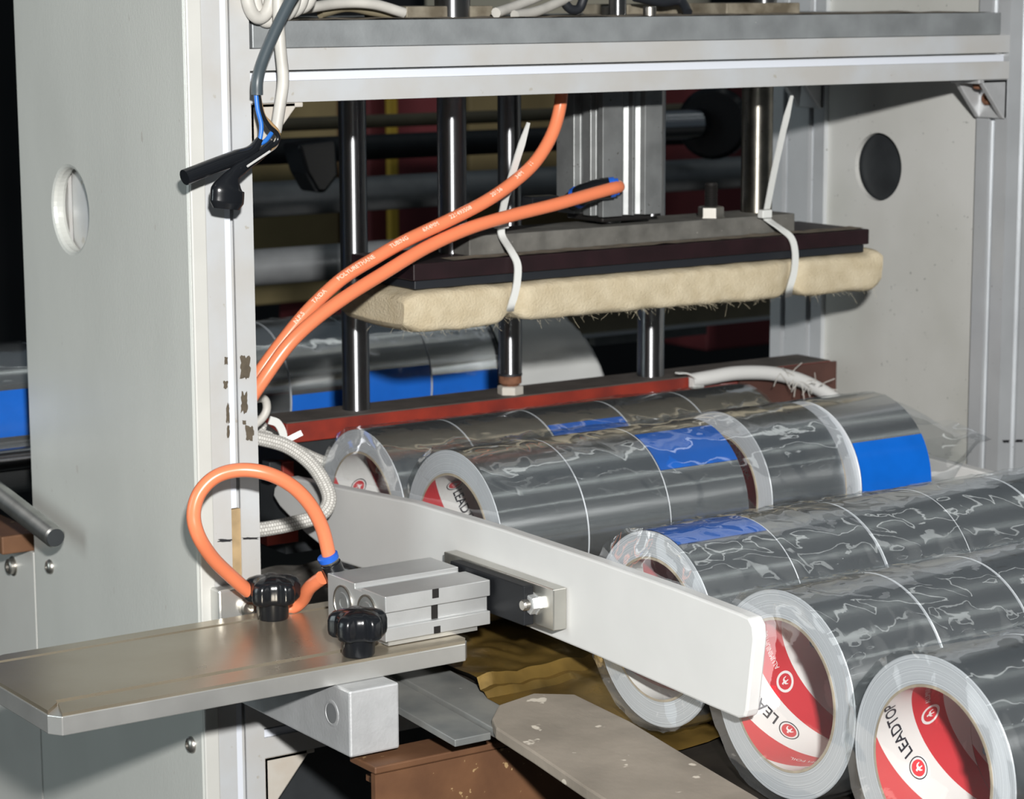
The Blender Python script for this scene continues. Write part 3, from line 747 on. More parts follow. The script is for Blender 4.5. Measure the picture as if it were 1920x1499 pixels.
# ------------------------------------------------------------------ guide plate (left) and its drive
ARM_Z = -.285
AR = thing('support_arm', 'flat aluminium arm plate with two milled grooves reaching out to the left', 'support arm', (-.06,-.08,-.296))
ay0, ay1 = -.137, -.020
pl = PZ(113,1336,ARM_Z); al = pl.x; ar = PZ(893,1202,ARM_Z).x
def arm_poly(z):
    return [V((al,ay0,z)), V((ar-.004,ay0,z)), V((ar,ay0+.005,z)), V((ar,ay1,z)), V((al+.02,ay1,z)), V((al-.0045,ay1-.02,z)), V((al-.0045,ay0+.007,z))]
MB().prism(arm_poly(-.2968), (0,0,.0098)).build('arm_plate', M['alu_mill'], AR, smooth=None, bevel=.0005)
def strip_box(y0, y1, xl, xr, m, name, top=ARM_Z):
    return MB().box((xl,y0,-.2871),(xr,y1,top)).build(name, m, AR, smooth=None)
g1 = -.117; g2 = -.033
MB().prism([V((al+.0005,ay0+.0006,-.287)), V((ar-.004,ay0+.0006,-.287)), V((ar-.001,ay0+.005,-.287)), V((ar-.001,g1-.002,-.287)), V((al+.006,g1-.002,-.287))], (0,0,.0016)).build('front_land', M['alu_top'], AR, smooth=None)
MB().prism([V((al-.004,ay0+.0075,-.287)), V((al+.0055,g1-.002,-.287)), V((al+.0065,g1+.002,-.287)), V((ar-.001,g1+.002,-.287)), V((ar-.001,g2-.002,-.287)), V((al-.004,g2-.002,-.287))], (0,0,.002)).build('middle_land', M['alu_top'], AR, smooth=None)
MB().prism([V((al-.002,g2+.002,-.287)), V((ar-.001,g2+.002,-.287)), V((ar-.001,ay1-.0006,-.287)), V((al+.018,ay1-.0006,-.287))], (0,0,.002)).build('rear_land', M['alu_top'], AR, smooth=None)
# bracket carrying the arm
BK = thing('arm_bracket', 'grey square aluminium bracket block carrying the arm on the white post', 'bracket', (-.015,-.075,-.333))
MB().box((-.030,-.1505,-.333),(.0002,-.0005,-.297)).build('bracket_block', M['cast'], BK, smooth=None, bevel=.0012)
hp = PX(622,1338,-.030)
MB().lathe([(-.0006,.0072),(.0002,.0072),(.0004,.0060),(-.0002,.0055),(-.0004,0)], hp, (-1,0,0), 28).build('bore_rim', M['cast'], BK)
MB().lathe([(.0003,.0054),(.00035,0)], hp, (-1,0,0), 28).build('bore', M['roller'], BK)
a = PY(412,1160,-.004)
cb = PY(418,1110,-.0)
ob = MB().box((PY(411,1140,-.012).x,-.012,-.2968),(PY(476,1140,-.012).x,-.0005,PY(430,1106,-.012).z)).build('post_clamp', M['alu_mill'], BK, smooth=None, bevel=.0012)
p = PY(462,1139,-.012)
MB().lathe([(0,.0052),(.003,.0052),(.0042,.0040),(.0042,.0025),(.0015,.0024),(.0015,0)], p, (0,-1,0), 22).build('socket_screw', M['nickel'], BK)

# guided cylinder on the arm
GC = thing('compact_cylinder', 'silver twin bore air cylinder lying on the arm', 'pneumatic cylinder', (.03,-.08,ARM_Z))
CZ0 = ARM_Z + .0035
cf = PZ(720,1204,CZ0); cr = PZ(923,1172,CZ0); yc0 = (cf.y+cr.y)/2; cx0, cx1 = cf.x, cr.x
czt = PY(718,1121,yc0).z; yb = PZ(622,1077,czt).y
h = czt-CZ0; d = yb-yc0
def gc_section(x):
    y0 = yc0; z0 = CZ0
    pts = [(0,0),(0,.30),(.05,.30),(.05,.64),(0,.64),(0,1.0),(.40,1.0),(.40,.93),(.52,.93),(.52,1.04),(1,1.04),(1,0)]
    return [V((x, y0+d*a, z0+h*b)) for a, b in pts]
MB().prism(gc_section(cx0), (cx1-cx0,0,0)).build('cylinder_body', M['alu_cyl'], GC, smooth=None, bevel=.0004)
for k, fy in enumerate((.30,.72)):
    c = V((cx0-.0003, yc0+d*fy, CZ0+h*.5)); rr = h*.40
    MB().lathe([(-.0003,rr*1.02),(.0006,rr*1.0),(.0006,rr*.90),(-.0003,rr*.86)], c, (-1,0,0), 32).build('bore_ring', M['nickel'], GC)
    MB().lathe([(-.0002,rr*.9),(.0002,rr*.88),(.0002,rr*.62),(.0007,rr*.58),(.0007,rr*.3),(.0003,rr*.26),(.0003,0)], c, (-1,0,0), 32).build('bore_cap', M['alu_grey'], GC)  # flat disc; its darker grey stands in for the shaded recess
cz_m = CZ0+h*.5
for (u, v0, v1, y_) in ((817,1106,1121,yc0-.0003),(815,1136,1160,yc0+d*.05-.0003),(820,1176,1187,yc0-.0003)):
    a = PY(u-6,v0,y_); b_ = PY(u+6,v1,y_)
    MB().box((a.x,y_,b_.z),(b_.x,y_+.001,a.z)).build('mounting_slot', M['oil_black'], GC, smooth=None)
for fy in (.25,.72):
    MB().cyl((cx1,yc0+d*fy,cz_m),(.0755,yc0+d*fy,cz_m),.0045,20).build('piston_rod', M['chrome'], GC)
bz0_ = PX(1063,1180,.0912).z; bz1_ = PX(1063,1102,.0912).z
MB().box((cx0+.004,yc0+.004,ARM_Z),(cx1-.006,yb-.004,CZ0)).build('shim_plate', M['alu_mill'], GC, smooth=None)
MB().box((.0755,PX(982,1120,.0755).y,bz0_),(.0820,PX(862,1052,.0820).y,bz1_-.0010)).build('end_plate', M['dark_anod'], GC, smooth=None, bevel=.0006, label='black end plate')
# air fittings of the guided cylinder
for (u, v, uu, vv, y_, ring) in ((632,1085,615,1045,-.062,True),(640,1085,606,1082,-.056,False)):
    a = PY(u,v,y_); b_ = PY(uu,vv,y_)
    f_ = thing('push_fitting', 'black push fitting with blue ring pointing up on the silver cylinder' if ring else 'black push fitting pointing left behind the silver cylinder', 'hose fitting', a)
    mb = MB(); mb.lathe([(0,.0058),((b_-a).length*.7,.0058),((b_-a).length*.72,.0052),((b_-a).length*.85,.0052)], a, b_-a, 20); mb.build('fitting_body', M['black_plastic'], f_)
    if ring:
        mb = MB(); mb.lathe([(0,.0052),(.0012,.0056),(.0016,.0056)], a+(b_-a)*.78, b_-a, 20); mb.build('metal_collar', M['nickel'], f_)
        mb = MB(); mb.lathe([(0,.0058),(.0026,.0060),(.0032,.0050)], a+(b_-a)*.88, b_-a, 20); mb.build('release_ring', M['fit_blue'], f_)
H3 = thing('air_hose', 'short orange air hose looped in front of the white post', 'air hose', PY(440,900,-.05))
path = [(622,1062,-.062),(617,1042,-.062),(604,990,-.062),(580,945,-.062),(545,910,-.060),(500,888,-.056),(450,882,-.050),(405,894,-.046),(374,925,-.044),(363,965,-.044),(372,1005,-.045),(398,1046,-.040),(432,1080,-.034),(470,1112,-.028),(510,1134,-.026),(545,1140,-.028),(566,1126,-.034),(580,1103,-.045),(604,1084,-.056)]
mb = MB(); mb.tube(spline([PY(*q) for q in path], 8), .0040, 16); mb.build('tube', M['orange'], H3, smooth=60)

# star knobs
def knob(label, u, v, grp):
    p = PZ(u, v, ARM_Z)
    K = thing('star_knob', label, 'knob', p, grp)
    KS = 1.16; MB().lathe([(0,.0082),(.001,.0088),(.0098,.0092),(.011,.0096)], p, (0,0,1), 28).build('stem', M['black_plastic'], K)
    prof = [(0.0,.86),(.0012,.97),(.003,1),(.0075,1),(.0098,.95),(.0112,.84),(.0124,.6),(.0128,.3),(.013,0)]
    def fn(a, b):
        i = min(len(prof)-1, int(round(a*(len(prof)-1)))); z, k = prof[i]
        th = 2*PI*b; r = KS*.0122*(1 + .15*math.tanh(2.2*math.cos(5*th+.6)))*k
        return (p.x + r*math.cos(th), p.y + r*math.sin(th), p.z + KS*(.0085 + z))
    mb = MB().grid(fn, len(prof), 80, closed_v=True)
    mb.f.append([i for i in range(79,-1,-1)]); mb.m.append(0)
    mb.build('star_grip', M['black_plastic'], K, smooth=50)
knob('black star knob on the arm beside the white post', 512, 1160, None)
knob('black star knob on the arm nearest the viewer, before the silver cylinder', 672, 1228, None)

# clamp bar + white guide plate
CB = thing('clamp_bar', 'thick steel clamp bar bolted to the white guide plate', 'clamp bar', (.087,-.12,-.272))
bz1 = bz1_; bz0 = bz0_
by_n = PX(1063,1140,.0912).y; by_f = PX(832,1035,.0825).y
MB().box((.0825,by_n,bz0),(.0912,by_f,bz1)).build('bar', M['steel_bar'], CB, smooth=None, bevel=.0006)
p = PX(1003,1132,.0825)
MB().lathe([(0,.0062),(.0006,.0062),(.0006,.0056),(.0042,.0056),(.0047,.0048),(.0047,.0032)], p, (-1,0,0), 6, a0=.3).build('hex_nut', M['alu_cyl'], CB, smooth=None)
mb = MB(); threaded(mb, p, p+V((-.0085,0,0)), .0032, .0008, 14); mb.build('stud', M['nickel'], CB, smooth=20)
GP = 'guide_plate'
out = [(512,930),(514,915),(526,901),(540,895),(600,908),(773,943),(940,993),(1113,1051),(1260,1103),(1385,1151),(1404,1160),(1412,1176),(1414,1200),(1400,1334),(1396,1346),(1384,1348),(1330,1325),(1267,1297),(1100,1223),(977,1172),(800,1105),(640,1055),(572,1000),(524,950)]
poly = []
for u, v in out:
    p = PX(u, v, .0915); poly.append(p)
o = MB().prism(poly, (.0084,0,0)).build('guide_plate', M['white_poly'], None, smooth=None, bevel=.0012)
tag(o, 'long white plastic guide plate in front of the wrapped tape rolls', 'guide plate')
# right hand guide plate
y0 = PX(1735,858,.475)
o = MB().prism([PX(1690,842,.475), PX(1735,858,.475), PX(1900,900,.475), PX(2050,945,.475), PX(2050,1100,.475), PX(1690,950,.475)], (.0088,0,0)).build('guide_plate', M['white_poly'], None, smooth=None, bevel=.001)
tag(o, 'white guide plate behind the rolls at the right edge, mostly hidden', 'guide plate')

# ------------------------------------------------------------------ conveyor bed
BD = thing('conveyor_bed', 'dark conveyor bed under the wrapped rolls, with strips and boards along its edge', 'conveyor bed', (.3,-.2,-.4))
def bed_box(x0, x1, y0, y1, off, th, m, name, parent=BD, bevel=.0005):
    pts = [V((x0,y0,bed_z(y0)+off)), V((x1,y0,bed_z(y0)+off)), V((x1,y1,bed_z(y1)+off)), V((x0,y1,bed_z(y1)+off))]
    return MB().prism(pts, (0,0,-th)).build(name, m, parent, smooth=None, bevel=bevel)
bed_box(.068,.57,-.75,-.135,-.0025,.006, M['bed'], 'bed_plate')
MB().box((.068,-.1345,-.3165),(.57,.148,-.3102)).build('bed_plate', M['bed'], BD, smooth=None, bevel=.0005)
s1 = bed_box(.012,.0345,-.186,-.072,-.002,.004, M['strip'], 'steel_strip')
s2 = bed_box(.036,.066,-.40,-.060,.000,.005, M['strip'], 'steel_strip')
def gold_fn(a, b):
    x = .058 + .16*a; y = -.26 + .27*b
    k = 1 if y > -.145 else max(0, min(1, (x-.105)/.02))
    z = max(bed_z(y), -.3100 if y > -.137 else -1) + .0004 + k*.0008 + k*.006*abs(noise.noise(V((x*28, y*17, 4)))) + k*.003*abs(noise.noise(V((x*60,y*40,9))))
    return (x, y, z)
o = MB().grid(gold_fn, 50, 80).build('gold_film_sheet', M['gold'], None, smooth=25); tag(o, 'crumpled gold brown film lying on the bed beside the board', 'film sheet')
def grey_fn(a, b):
    x = .05 + .11*a; y = .03 + .105*b
    return (x, y, -.3098 + .001 + .006*abs(noise.noise(V((x*30, y*30, 14)))) + .012*max(0,b-.6))
o = MB().grid(grey_fn, 40, 40).build('grey_film_sheet', M['film_grey'], None, smooth=25); tag(o, 'crumpled grey film behind the orange loop under the guide plate tip', 'film sheet')
# board
def board_poly(off):
    return [PB(922,1348,off), PB(935,1322,off), PB(1000,1300,off), PB(1078,1302,off), PB(1180,1352,off), PB(1290,1418,off), PB(1420,1495,off), PB(1560,1590,off), PB(1330,1620,off), PB(1100,1478,off), PB(1000,1410,off), PB(930,1365,off)]
o = MB().prism(board_poly(.004), (0,0,-.0065)).build('board', M['board'], None, smooth=None, bevel=.001); tag(o, 'rough dusty grey brown board lying along the bed edge', 'board')
# rusty channel
RC = thing('rusty_channel', 'rusty brown steel channel across the bottom below the arm', 'steel channel', (.17,-.15,-.5))
rz = -.3362; ra = PZ(703,1440,rz); rb = PZ(672,1420,rz)
MB().box((ra.x,ra.y,rz-.004),(.50,rb.y+.006,rz)).build('top_flange', M['rust_steel'], RC, smooth=None, bevel=.0008)
MB().box((ra.x,ra.y,rz-.13),(.50,ra.y+.004,rz-.0042)).build('web', M['rust_steel'], RC, smooth=None)
MB().box((ra.x+.01,ra.y+.0042,rz-.016),(.50,rb.y+.006,rz-.0125)).build('lip', M['rust_steel'], RC, smooth=None)
# dark machine bed below
o = MB().box((.012,.035,-.95),(.58,.19,-.345)).build('machine_cabinet', M['dark_steel'], None, smooth=None, bevel=.002); tag(o, 'dark machine cabinet under the bed, behind the bracket', 'machine cabinet')

# ------------------------------------------------------------------ threaded rod at left edge
TR = thing('threaded_rod', 'thick zinc threaded rod with rusty holder at the left edge', 'threaded rod', (-.06,.3,-.24))
e = PX(104,1009,-.058); dirv = V((-.004,.22,.035)); st = e + dirv
mb = MB(); threaded(mb, st, e, .0068, .0021, 26); mb.build('rod', M['zinc'], TR, smooth=20)
MB().lathe([(0,.0058),(.0006,.0056),(.0007,0)], e, e-st, 26).build('rod_end', M['dark_steel'], TR)
a = PX(60,1024,-.04)
mb = MB(); mb.box((-.058,a.y+.006,zt),(-.031,a.y+.10,zt+.012)); mb.build('rusty_holder', M['rust_steel'], TR, smooth=None, bevel=.001)

# ------------------------------------------------------------------ tape rolls
R_O, R_I, W = .0517, .0368, .0602
def make_roll_meshes():
    D = {}
    seg = 96; w = W/2
    mb = MB(); mb.lathe([(-w, R_I+.0014),(-w, R_O-.0004),(-w+.0004, R_O),(w-.0004, R_O),(w, R_O-.0004),(w, R_I+.0014)], (0,0,0), (1,0,0), seg, closed=False, mis=[0,0,1,0,0])
    mb.f = mb.f[:-2]; mb.m = mb.m[:-2]
    D['winding'] = mb.mesh('tape_winding', [M['side'], M['foil']], 30)
    mb = MB(); mb.lathe([(-w-.0004, R_I),(-w-.0004, R_I+.0013),(w+.0004, R_I+.0013),(w+.0004, R_I)], (0,0,0), (1,0,0), seg, mis=[0,0,0,1], closed=True)
    D['core'] = mb.mesh('core', [M['cardboard'], M['core']], 30)
    def label(a0, a1):
        mb = MB(); n = 18
        def fn(a, b): t = a0+(a1-a0)*a; x = -w+.0006+(2*w-.0012)*b; return (x, -(R_O+.00035)*math.cos(t), (R_O+.00035)*math.sin(t))
        mb.grid(fn, n, 4); 
        return mb.mesh('blue_tab', M['label_blue'], 60)
    D['label'] = label(0, .62)
    # print on the core: logo + lettering in unrolled coordinates (x, arc)
    def wrap(pts2, lift):
        return [((p[0]), (R_I-lift)*math.cos(p[1]/R_I), (R_I-lift)*math.sin(p[1]/R_I)) for p in pts2]
    def disc(c, r0, r1, n=40):
        o = []; f = []
        for k in range(n):
            an = 2*PI*k/n; o += [(c[0]+r0*math.cos(an), c[1]+r0*math.sin(an)), (c[0]+r1*math.cos(an), c[1]+r1*math.sin(an))]
        for k in range(n):
            k2 = (k+1) % n; f.append((2*k, 2*k+1, 2*k2+1, 2*k2))
        return o, f
    def figure(c, s, rot):
        # leaping-animal shaped mark
        P = [(-.1,.62),(.12,.7),(.2,.5),(.16,.3),(.5,.12),(.62,-.2),(.55,-.62),(.42,-.6),(.44,-.22),(.2,-.1),(-.02,-.2),(-.12,-.66),(-.26,-.64),(-.2,-.2),(-.34,-.02),(-.6,-.3),(-.66,-.18),(-.4,.2),(-.08,.34),(-.04,.46),(-.2,.5)]
        cr_, sr = math.cos(rot), math.sin(rot)
        return [(c[0]+s*(x*cr_-y*sr), c[1]+s*(x*sr+y*cr_)) for x, y in P], [tuple(range(len(P)))]
    def prints(phi, dx=0.0):
        """one band; copies are turned by 120 degrees. phi: reading direction on the white band"""
        c_, s_ = math.cos(phi), math.sin(phi)
        th0 = (.28 - dx/.046)*2*PI/3; c0 = (dx, th0*R_I)
        lg = MB()
        o, f = disc(c0, .0050, .0056); lg.add(wrap(o, .0004), f, 0)
        o, f = disc(c0, 0.0002, .0041); lg.add(wrap(o, .0004), f, 1)
        o, f = figure(c0, .0034, phi); lg.add(wrap(o, .0007), f, 2)
        def letters(txt, size, bold, c, dx_, dy_, m):
            mb = MB(); vs_, fs = text_geo(txt, size, bold)
            for p in vs_: p.x += dx_; p.y += dy_
            mb.add(wrap([(c[0]+p.x*c_-p.y*s_, c[1]+p.x*s_+p.y*c_) for p in vs_], .0004), fs)
            return mb.mesh('lettering', M[m], None)
        th1 = (.78 + (dx*.3)/.046)*2*PI/3; c1 = (-dx*.3, th1*R_I)
        wl = MB()
        o, f = disc(c1, .0042, .0056); wl.add(wrap(o, .0004), f)
        o, f = figure(c1, .0034, phi); wl.add(wrap(o, .0004), f)
        return [('round_logo', lg.mesh('round_logo', [M['ink'], M['ink_red'], M['ink_white']], None)),
                ('lettering', letters('LEADTOP', .0086, .00012, c0, .0075, -.003, 'ink')),
                ('white_logo', wl.mesh('white_logo', M['ink_white'], None)),
                ('small_lettering', letters('ALUMINIUM FOIL', .0040, 0, c1, .0085, -.0015, 'ink_white'))]
    D['pa'] = prints(math.radians(-58), -.012)
    D['pb'] = prints(math.radians(122), -.006)
    return D
RM = make_roll_meshes()
ORD = ['first', 'second', 'third', 'fourth', 'fifth', 'sixth', 'seventh', 'eighth']
def tape_roll(x, y, z, phase, label, group, tab=None, pr=None):
    t = thing('tape_roll', label, 'tape roll', (x, y, z), group)
    t.rotation_euler = (phase, 0, 0)
    w_ = put('tape_winding', RM['winding'], t, local=True)
    put('core', RM['core'], t, local=True)
    if pr:
        for k in range(3):
            for nm, me in RM[pr]: put(nm, me, t, local=True).rotation_euler = (k*2*PI/3, 0, 0)
    if tab is not None:
        tb = put('blue_tab', RM['label'], t, local=True, label='bright blue end tab')
        tb.rotation_euler = (tab - phase, 0, 0)
    return t
P_D = (-.0401, -.2537); P_E = (.0654, -.2573); P_C = (-.2333, -.2662); P_B = (-.3363, -.2766); P_A = (-.4396, -.2845)
X0 = .1055
GR = {'E': 'wrapped rolls against the red bar', 'D': 'wrapped rolls behind the white guide plate', 'C': 'wrapped rolls right of the guide plate end', 'B': 'wrapped rolls at the guide plate corner', 'A': 'nearest wrapped rolls', 'F': 'rolls behind the red bar'}
DESC = {'E': 'in the wrapped row touching the red bar', 'D': 'in the wrapped row with the big blue tabs', 'C': 'in the row half hidden by the guide plate', 'B': 'in the second row from the bottom right corner', 'A': 'in the nearest row at the bottom right', 'F': 'in the dark row behind the red bar'}
def ri(i, k, extra=''):
    return 'foil tape roll, %s from the left %s%s' % (ORD[i], DESC[k], extra)
# tab angle: rotation about X; tab arc starts at front (-Y) and climbs
xs = [.1058,.1058+W+.0002,.1058+2*W+.0008,.3075,.3735]
dzs = [0,.0,.0,.0,.0]; dys = [0,0,.001,.0035,-.004]
for i, x in enumerate(xs):
    tape_roll(x+W/2, P_D[0]+dys[i], P_D[1]+(0,0,0,.002,.003)[i], -.35+i*1.3, ri(i,'D'), GR['D'], tab={2:-.68, 4:-.02}.get(i), pr='pa' if i in (0,3) else None)
for i in range(5):
    tape_roll(X0+.0015+(W+.0006)*i+W/2, P_E[0], P_E[1], -.9+1.9*i, ri(i,'E'), GR['E'], tab={2:-.45}.get(i), pr='pa' if i == 0 else None)
for i in range(5):
    if i < 5: tape_roll(X0-.0005+(W+.0006)*i+W/2, P_C[0]+.001*(i % 2), P_C[1], .9+1.4*i, ri(i,'C'), GR['C'], tab={0:-1.2}.get(i), pr='pa' if i == 0 else None)
for i in range(4):
    tape_roll(X0-.0005+(W+.001)*i+W/2, P_B[0], P_B[1], .35+1.1*i, ri(i,'B'), GR['B'], pr='pb' if i == 0 else None)
for i in range(2):
    tape_roll(X0-.0005+(W+.001)*i+W/2, P_A[0], P_A[1]-.001, .85+1.7*i, ri(i,'A'), GR['A'], pr='pb' if i == 0 else None)
F_Y, F_Z = .385, -.2335
for i in range(8):
    x = .388 - (8-i)*.0608
    tape_roll(x+.0304, F_Y, F_Z, .4*i, ri(i,'F'), GR['F'], tab={0:.07,1:.07,5:.55,6:.32,7:.48}.get(i), pr=None)

# shrink film around each pack
def film_shell(name, x0, x1, y, z, label, left=.007, right=.03, seed=0, mt='film', r=R_O+.0007, sag=.0, squash_r=True, wr=.0016, tail_up=0.0):
    xs_ = []
    nL, nM, nR = 8, 130, 14
    def fn(a, b):
        th = 2*PI*b
        nx = nL+nM+nR-1; i = a*nx
        if i < nL:
            t = i/nL; x = x0 - left*.3*(1-t); k = .10 + .92*t**.8
            k = min(k, 1)
        elif i <= nL+nM: x = x0 + (x1-x0)*(i-nL)/nM; k = 1
        else:
            t = (i-nL-nM)/(nR-1); x = x1 + right*t; k = 1 - t*.25
        c, s_ = math.cos(th), math.sin(th)
        q = noise.noise(V((x*22, c*2.6, s_*2.6+seed))) ; q2 = abs(noise.noise(V((x*60, c*6, s_*6+seed*2))))
        cr = (1-abs(noise.noise(V((x*26+c*1.5, c*2.2, s_*2.2+seed*3)))))**9 + .7*(1-abs(noise.noise(V((x*45-s_*2, c*3.2, s_*3.2+seed*5)))))**12
        rr = r*k + wr*.3*max(0, q+.1) + wr*.12*q2 + wr*.55*cr*(1 if k == 1 else .6)
        yy, zz = rr*c, rr*s_
        if i < nL: x += left*.25*noise.noise(V((c*3*k, s_*3*k, seed)))*k
        if i > nL+nM and squash_r:
            t = (i-nL-nM)/(nR-1)
            zz *= 1 - .86*t; zz += tail_up*t
            x += .010*t*noise.noise(V((c*2.2, s_*2.2, seed+7)))
            yy *= 1 + .18*t; zz += .012*t*noise.noise(V((yy*40, seed, t*2)))
        # do not sink into the bed
        zz = max(zz, -R_O - .0015)
        return (x, y+yy, z+zz)
    o = MB().grid(fn, nL+nM+nR, 130, closed_v=True).build(name, M[mt], None, smooth=50)
    tag(o, label, 'shrink film', 'clear films around the tape rolls')
    return o
film_shell('shrink_film', X0-.001, xs[-1]+W+.001, P_D[0], P_D[1]+.002, 'clear film around the row with the big blue tabs, tail sticking out right', right=.058, seed=1, tail_up=.022)
film_shell('shrink_film', X0, X0+5*(W+.0006)+.002, P_E[0], P_E[1], 'clear film around the row touching the red bar', right=.02, seed=5)
film_shell('shrink_film', X0-.005, X0+5*(W+.0006), P_C[0], P_C[1], 'crumpled clear film around the row starting behind the guide plate', seed=9, left=.014, mt='film_loose', wr=.0024)
film_shell('shrink_film', X0-.005, X0+4*(W+.001), P_B[0], P_B[1], 'clear film around the second row from the bottom right', seed=13, mt='film_loose', wr=.0024)
film_shell('shrink_film', X0-.005, X0+2*(W+.001), P_A[0], P_A[1], 'clear film around the nearest row at the bottom right', seed=17)
def tail_fn(a, b):
    th = -.9 + 2.9*b; xe = .445 + .065*(1-b)**1.2; x = .392 + (xe-.392)*a
    k = 1 - .05*a + .02*noise.noise(V((x*30, th*2, 3)))
    if a > .93: x += .003*noise.noise(V((th*14, 1, 2)))
    return (x, F_Y - R_O*1.03*k*math.cos(th), F_Z + R_O*1.03*k*math.sin(th))
tl = MB().grid(tail_fn, 30, 40).build('film_tail', M['milky'], None, smooth=60)
sm = tl.modifiers.new('thickness', 'SOLIDIFY'); sm.thickness = .0004
tag(tl, 'milky white film sleeve sticking out of the row behind the red bar', 'film tail')
film_shell('shrink_film', -.10, .390, F_Y, F_Z, 'dim clear film with a pale tail on the row behind the red bar', seed=21, right=.01, squash_r=False)

# ------------------------------------------------------------------ white sleeves and ties by the bar
def sleeve(label, path, r, mt='braid', cat='braided cable'):
    mb = MB(); mb.tube(spline([PX(*q) if len(q) == 3 else q for q in path], 8), r, 16)
    return tag(mb.build('braided_sleeve' if mt == 'braid' else 'white_cable', M[mt], None, smooth=60), label, cat)
def sleeveY(label, path, r, mt='braid', cat='braided cable', name='braided_sleeve'):
    mb = MB(); mb.tube(spline([PY(*q) for q in path], 8), r, 16)
    return tag(mb.build(name, M[mt], None, smooth=60), label, cat)
sleeveY('white braided sleeve looping around the tip of the guide plate', [(450,815,.10),(486,822,.095),(540,838,.085),(585,872,.075),(612,915,.066),(616,945,.062),(596,968,.062),(550,982,.066),(500,992,.072),(460,996,.08)], .0046)
sleeveY('white braided sleeve running behind the first roll end', [(470,785,.13),(490,803,.128),(520,826,.125),(560,848,.122),(600,866,.118),(640,880,.118)], .0044)
sleeveY('small white cable loop at the post edge under the orange hoses', [(470,752,.10),(488,747,.10),(498,752,.10),(500,768,.10),(492,784,.10),(474,800,.10)], .0026, mt='white_cable', cat='cable', name='white_cable')
sleeveY('frayed white cable arching over the right end of the red bar', [(1296,714,.146),(1330,708,.143),(1380,700,.14),(1440,700,.138),(1490,710,.136),(1530,727,.134),(1568,752,.13),(1600,790,.125)], .0052, mt='white_poly', cat='cable', name='white_cable')
mb = MB(); rnd = random.Random(5)
for k in range(26):
    u = rnd.gauss(1505, 22); c = PY(u, 712+(u-1490)*.42, .132)
    d = V((rnd.uniform(-1,1), rnd.uniform(-.6,0), rnd.uniform(-1,1))).normalized()*rnd.uniform(.006,.016)
    mb.tube([c, c+d*.5+V((0,0,.001)), c+d], .00035, 4)
tag(mb.build('frayed_threads', M['white_cable'], None, smooth=None), 'frayed white threads on the arched cable', 'threads', kind='stuff')
T = thing('cable_tie', 'small white cable tie on the red bar at the end of the frayed cable', 'cable tie', PY(1305,716,.146))
c = PY(1306,716,.145); MB().box(c-V((.005,.003,.0045)), c+V((.005,.003,.0045))).build('tie_head', M['tie'], T, smooth=None, bevel=.0007)
mb = MB(); ribbon(mb, spline([PY(1270,700,.14), PY(1285,700,.141), PY(1297,706,.142), PY(1303,713,.143)],6), .0042, .001, V((0,1,0))); mb.build('tail', M['tie'], T, smooth=30)
T = thing('cable_tie', 'white cable tie curling up from the braided sleeves near the post', 'cable tie', PY(530,835,.09))
mb = MB(); ribbon(mb, spline([PY(505,788,.09), PY(520,794,.09), PY(530,812,.09), PY(532,834,.09)],6), .005, .001, V((1,0,.2))); mb.build('strap', M['tie'], T, smooth=30)
mb = MB(); ribbon(mb, [PY(534,828,.09), PY(550,820,.088), PY(566,812,.086)], .0035, .001, V((.3,.2,1))); mb.build('tail', M['tie'], T, smooth=30)

# ------------------------------------------------------------------ background rollers and cartons
def roller(label, v0, v1, y, xa, xb, m, u=700):
    a = PY(u, v0, y); b_ = PY(u, v1, y); r = (a.z-b_.z)/2; z = (a.z+b_.z)/2
    t = thing('roller', label, 'roller', (0, y, z))
    MB().cyl((xa,y,z),(xb,y,z),r,40).build('roller_tube', M[m], t, smooth=40)
    MB().cyl((xa-.04,y,z),(xb+.04,y,z),r*.35,16).build('axle', M['dark_steel'], t, smooth=40)
    return t
roller('grey roller crossing the dark opening at half height', 330, 395, .62, .22, 1.0, 'roller')
roller('grey roller low in the dark opening, left of the jaw', 462, 530, .56, .22, .52, 'roller', 560)
roller('thin tan rod near the top of the dark opening', 215, 240, .70, .22, 1.1, 'rod_tan')
roller('dark thin roller between the tan rod and the grey roller', 252, 300, .75, .22, 1.1, 'dark_steel')
roller('chrome roller under the row behind the red bar', 838, 880, .33, -.5, .5, 'chrome_h', 25)
roller('second chrome roller under the rear row', 838, 880, .46, -.5, .5, 'chrome_h', 25)
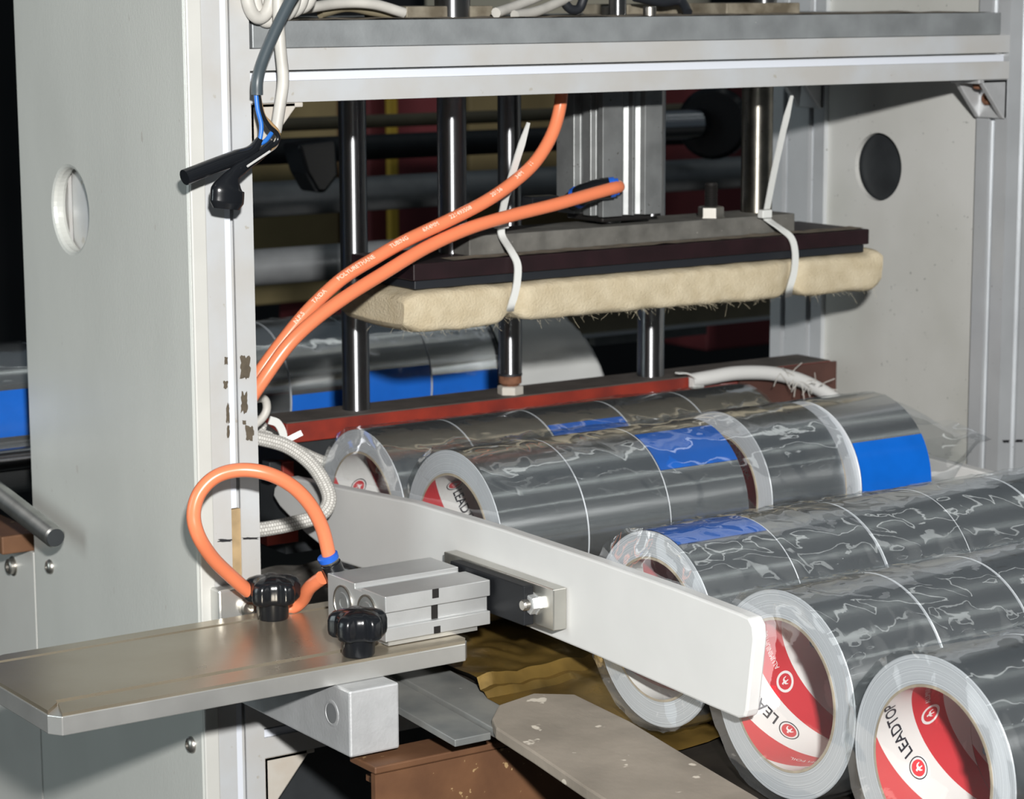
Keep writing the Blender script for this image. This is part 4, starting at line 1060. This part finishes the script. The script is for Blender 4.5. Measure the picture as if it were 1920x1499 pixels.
# dark guide blades on the rear rods
def blade(label, pts, y, th):
    o = MB().prism([PY(u,v,y) for u,v in pts], (0,th,0)).build('film_guide', M['black_plastic'], None, smooth=None, bevel=.003); tag(o, label, 'film guide')
blade('black tapered blade hanging left of the first column', [(560,272),(632,262),(636,330),(612,362),(596,362),(575,325)], .52, .03)
o = MB().lathe([(0,.030),(.004,.034),(.016,.034),(.02,.030)], PY(1335,232,.58), (.75,.66,0), 32).build('dark_disc', M['black_plastic'], None); tag(o, 'black disc on the rear rod right of the pneumatic cylinder', 'disc')
o = MB().lathe([(0,.014),(.10,.014)], PY(1305,232,.585), (-1,0,0), 24).build('chrome_sleeve', M['chrome_h'], None); tag(o, 'chrome sleeve beside the black disc', 'sleeve')
rnd = random.Random(21)
def carton(label, u0, u1, v0, v1, y, m, depth=.25):
    a = PY(u0, v0, y); b_ = PY(u1, v1, y)
    t = MB().box((a.x,y,b_.z),(b_.x,y+depth,a.z)).build('carton', M[m], None, smooth=None, bevel=.003)
    tag(t, label, 'carton', 'cartons behind the machine')
carton('maroon carton seen behind the first two columns', 690, 830, 150, 640, 1.5, 'box_red')
carton('yellow carton stripe between the columns, far behind', 728, 752, 150, 640, 1.48, 'box_yellow', .01)
carton('tan carton behind the left part of the opening', 440, 640, 150, 560, 1.55, 'box_tan')
carton('tan carton behind the middle of the opening', 880, 1260, 120, 560, 1.78, 'box_tan', .08)
carton('maroon carton behind the right column', 1330, 1500, 120, 640, 1.5, 'box_red')
carton('pale carton high behind the pneumatic cylinder', 960, 1330, -120, 210, 1.9, 'box_pale')
# rear conveyor frame right of the pale film tail
RF = thing('rear_rail', 'dark rear rail with a pale edge, right of the row behind the red bar', 'rail', PY(1300,620,.62))
a = PY(1160,630,.62); b_ = PY(1440,560,.62)
MB().box((a.x-.1,.62,PY(1300,612,.62).z),(b_.x+.2,.65,PY(1300,560,.62).z)).build('rail_face', M['rod_tan'], RF, smooth=None)
MB().box((a.x-.1,.61,PY(1300,614,.61).z),(b_.x+.2,.64,PY(1300,609,.61).z)).build('rail_edge', M['alu_dark'], RF, smooth=None)
MB().box((a.x-.02,.63,PY(1200,640,.63).z),(PY(1325,630,.63).x,.64,PY(1200,615,.63).z)).build('rail_skirt', M['strip'], RF, smooth=None)
